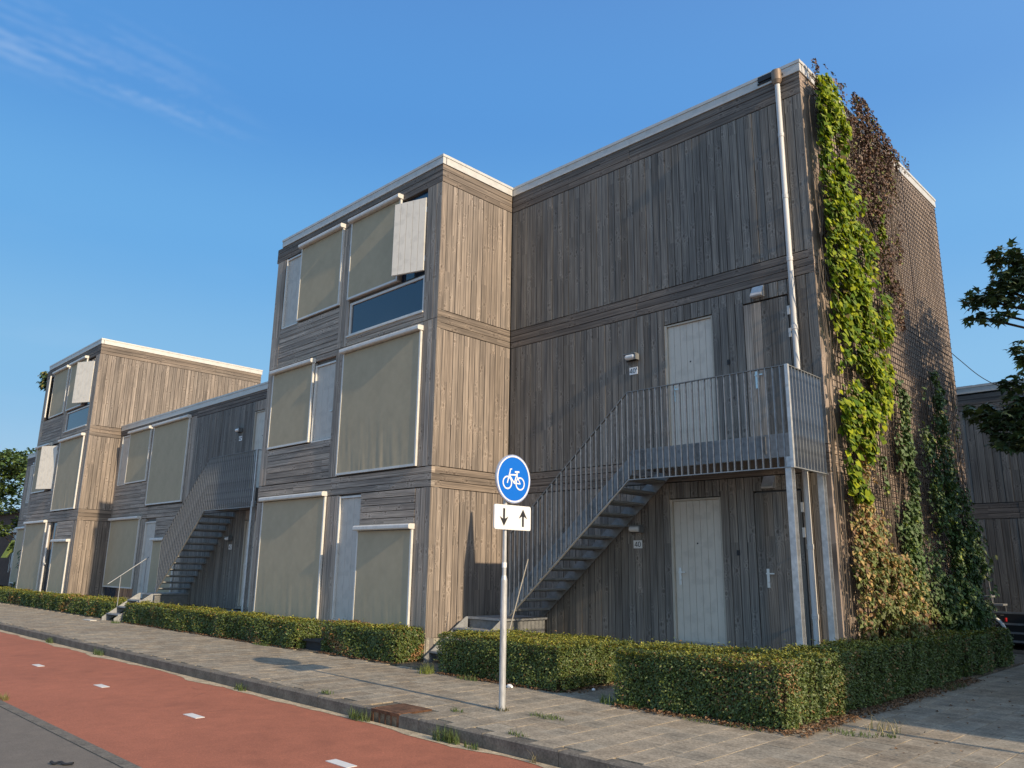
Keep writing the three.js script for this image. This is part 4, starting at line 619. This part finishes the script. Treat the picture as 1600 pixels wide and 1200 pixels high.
// ================================================================== right background
{
  const b = thing('apartment_building', 'dark plank clad two storey building behind the vine wall at the right edge', 'building', [0, 0, -14], 'wood clad apartment blocks in a row');
  part('structural_wall', box(1, 16, 0, 6.2, -8, -.2), M.core, b); const f = faceOf(b, 'rear_wall', 0, 0, 0, 1.5, 16, .01, 6.2);
  hb(f, 1.5, 16, 5.86, 6.28, 'band', .14, [6.9]); vb(f, 3.6, 11, 3.405, 5.855, 'dark', .18); hb(f, 1.5, 16, 3.0, 3.4, 'band', .13, [6.2]); vb(f, 3.6, 11, .02, 2.995, 'dark', .18); fascia(b, [[1.5, 16, -.06, .03, 6.52]]);
  part('solar_panel', [[4.5, 5.1], [5.2, 5.9]].map(([x0, x1]) => { const g = new THREE.BoxGeometry(x1 - x0, .04, 1); g.rotateX(.25); g.translate((x0 + x1) / 2, 6.75, -1.2); return uvBox(g); }), M.dark, b);
  part('roof', box(1.5, 16, 6.282, 6.4, -8, -.07), M.rubber, b);
  const r = thing('slatted_rack', 'dark rack with pale horizontal rails behind the low hedge at the right', 'rack', [5.5, 0, -13]);
  for (const y of [.08, .27, .47, .73]) part('rail', box(.02, 3, y - .022, y + .022, -.03, .02), M.galvDull, r); for (const x of [.04, .9, 1.8, 2.9]) part('upright', box(x, x + .04, 0, .76, -.075, -.032), M.galvDull, r); part('back_board', box(.03, 3, .02, .7, -.14, -.08), M.dark, r);
  const s = thing('steel_steps', 'two small grey steel steps against the dark building at the right', 'steps', [5.2, 0, -13.6]); part('tread', box(.05, .28, 1.06, 1.1, -.2, .2), M.galv, s); part('tread', box(.2, .52, .87, .91, -.2, .2), M.galv, s); for (const [x, h] of [[.06, 1.058], [.25, 1.058], [.49, .868], [.22, .868]]) part('leg', box(x, x + .025, 0, h, -.02 - (h < 1 ? .05 : 0), .005 - (h < 1 ? .05 : 0)), M.galvDull, s);
  part('hand_rail', cyl([.30, .9, .21], [.24, 2.0, .21], .012, .012, 6), M.galvDull, s);
  const k = thing('bicycle', 'parked bicycle with white rear mudguard and red reflector behind the far hedge', 'bicycle', [5.95, 0, -11]); k.rotation.y = Math.PI - .25;
  const wheel = x => { const w = part('wheel', (() => { const g = new THREE.TorusGeometry(.33, .02, 8, 32); g.translate(x, .35, 0); return g; })(), M.rubber, k); part('spokes', Array.from({ length: 10 }, (_, i) => { const a = i * .628; return cyl([x, .35, 0], [x + Math.cos(a) * .32, .35 + Math.sin(a) * .32, 0], .0025, .0025, 4); }), M.steel, w); }; wheel(0); wheel(1.08);
  part('frame', [cyl([0, .35, .05], [.42, .30, .05], .012), cyl([.42, .30, 0], [.28, .85, 0], .016), cyl([.42, .30, 0], [.92, .82, 0], .018), cyl([.30, .72, 0], [.90, .90, 0], .014), cyl([.88, 1.0, 0], [1.08, .35, 0], .016), cyl([.28, .8, .03], [0, .35, .05], .01)], M.dark, k);
  part('handlebar', [cyl([.87, 1.08, -.28], [.87, 1.08, .28], .012), cyl([.87, 1.08, 0], [.89, .95, 0], .013)], M.steel, k); part('saddle', (() => { const g = new THREE.SphereGeometry(.12, 12, 8); g.scale(1.1, .35, .7); g.translate(.25, .92, 0); return g; })(), M.rubber, k);
  const mg = new THREE.TorusGeometry(.37, .035, 6, 20, 1.9); mg.rotateZ(1.35); mg.translate(0, .35, 0); part('mudguard', mg, M.signWhite, k); part('reflector', box(-.40, -.37, .62, .70, -.03, .03), std(lin(.5, .02, .02), { roughness: .3 }), k); part('carrier', [box(-.32, .2, .745, .76, -.07, .07), cyl([-.25, .75, .06], [0, .35, .06], .008, .008, 5)], M.dark, k);
  solo('overhead_cable', 'thin cable running down from the vine wall at the right', 'cable', new THREE.TubeGeometry(new THREE.CatmullRomCurve3([[5.1, 7.6, -13], [5.5, 7.05, -13], [6.2, 6.3, -13.2], [9, 5.2, -13.6]].map(v => new THREE.Vector3(...v))), 30, .010, 5), M.rubber);
}
// ================================================================== far left background
{
  const b = thing('brown_house', 'dark brown house with white posts and a yellow blind at the far left edge', 'house', [-44, 0, -5]);
  part('wall', box(-16, 0, 0, 4.6, -7, 0), M.brickBrown, b); part('roof', box(-16.2, .2, 4.602, 4.8, -7.2, .3), M.rubber, b); part('band', box(-16, -.02, 3.35, 3.6, .002, .12), M.fascia, b);
  for (const x of [-3.2, -1.1]) { const w = part('window', box(x - .8, x + .8, .9, 3.2, .002, .03), M.glass, b); part('window_frame', [box(x - .86, x - .8, .85, 3.26, .002, .06), box(x + .8, x + .86, .85, 3.26, .002, .06)], M.alu, w); }
  part('awning', (() => { const g = new THREE.BoxGeometry(1.5, 1.2, .03); g.rotateX(-.4); g.translate(-3.2, 2.3, .35); return uvBox(g); })(), M.yellow, b);
}
// ================================================================== what stands right of the frame and shades the side path
{
  const b = thing('apartment_building', 'neighbouring two storey block across the side path, standing outside the picture at the right', 'building', [20.5, 0, .25], 'wood clad apartment blocks in a row');
  part('structural_wall', box(.2, 10, 0, 7.0, -14, -.2), M.core, b); const f = faceOf(b, 'street_wall', 0, 0, 0, 0, 10, .01, 7.0); hb(f, 0, 10, 3.0, 7.0, 'grey', .5, [5]); hb(f, 0, 10, 0, 3.0, 'grey', .5, [5]);
  const e = faceOf(b, 'end_wall', 0, 0, -Math.PI / 2, -14, 0, .01, 7.0); hb(e, -14, 0, 0, 7, 'grey', .5, [-7]); fascia(b, [[-.02, 10, -.06, .02, 7.2]]); part('roof', box(0, 10, 7.002, 7.1, -14, -.07), M.rubber, b);
  const l = thing('street_lamp', 'slim street lamp standing outside the picture at the right', 'street lamp', [15, 0, .52]); part('pole', cyl([0, 0, 0], [0, 4.6, 0], .05, .035, 12), M.galv, l); part('lamp_head', [cyl([0, 4.6, 0], [0, 4.72, 0], .06, .2, 16), cyl([0, 4.72, 0], [0, 4.78, 0], .2, .12, 16)], M.galvDull, l);
}
scene.traverse(o => { if (o.isMesh) { o.castShadow = true; o.receiveShadow = true; } });
renderer.render(scene, camera);
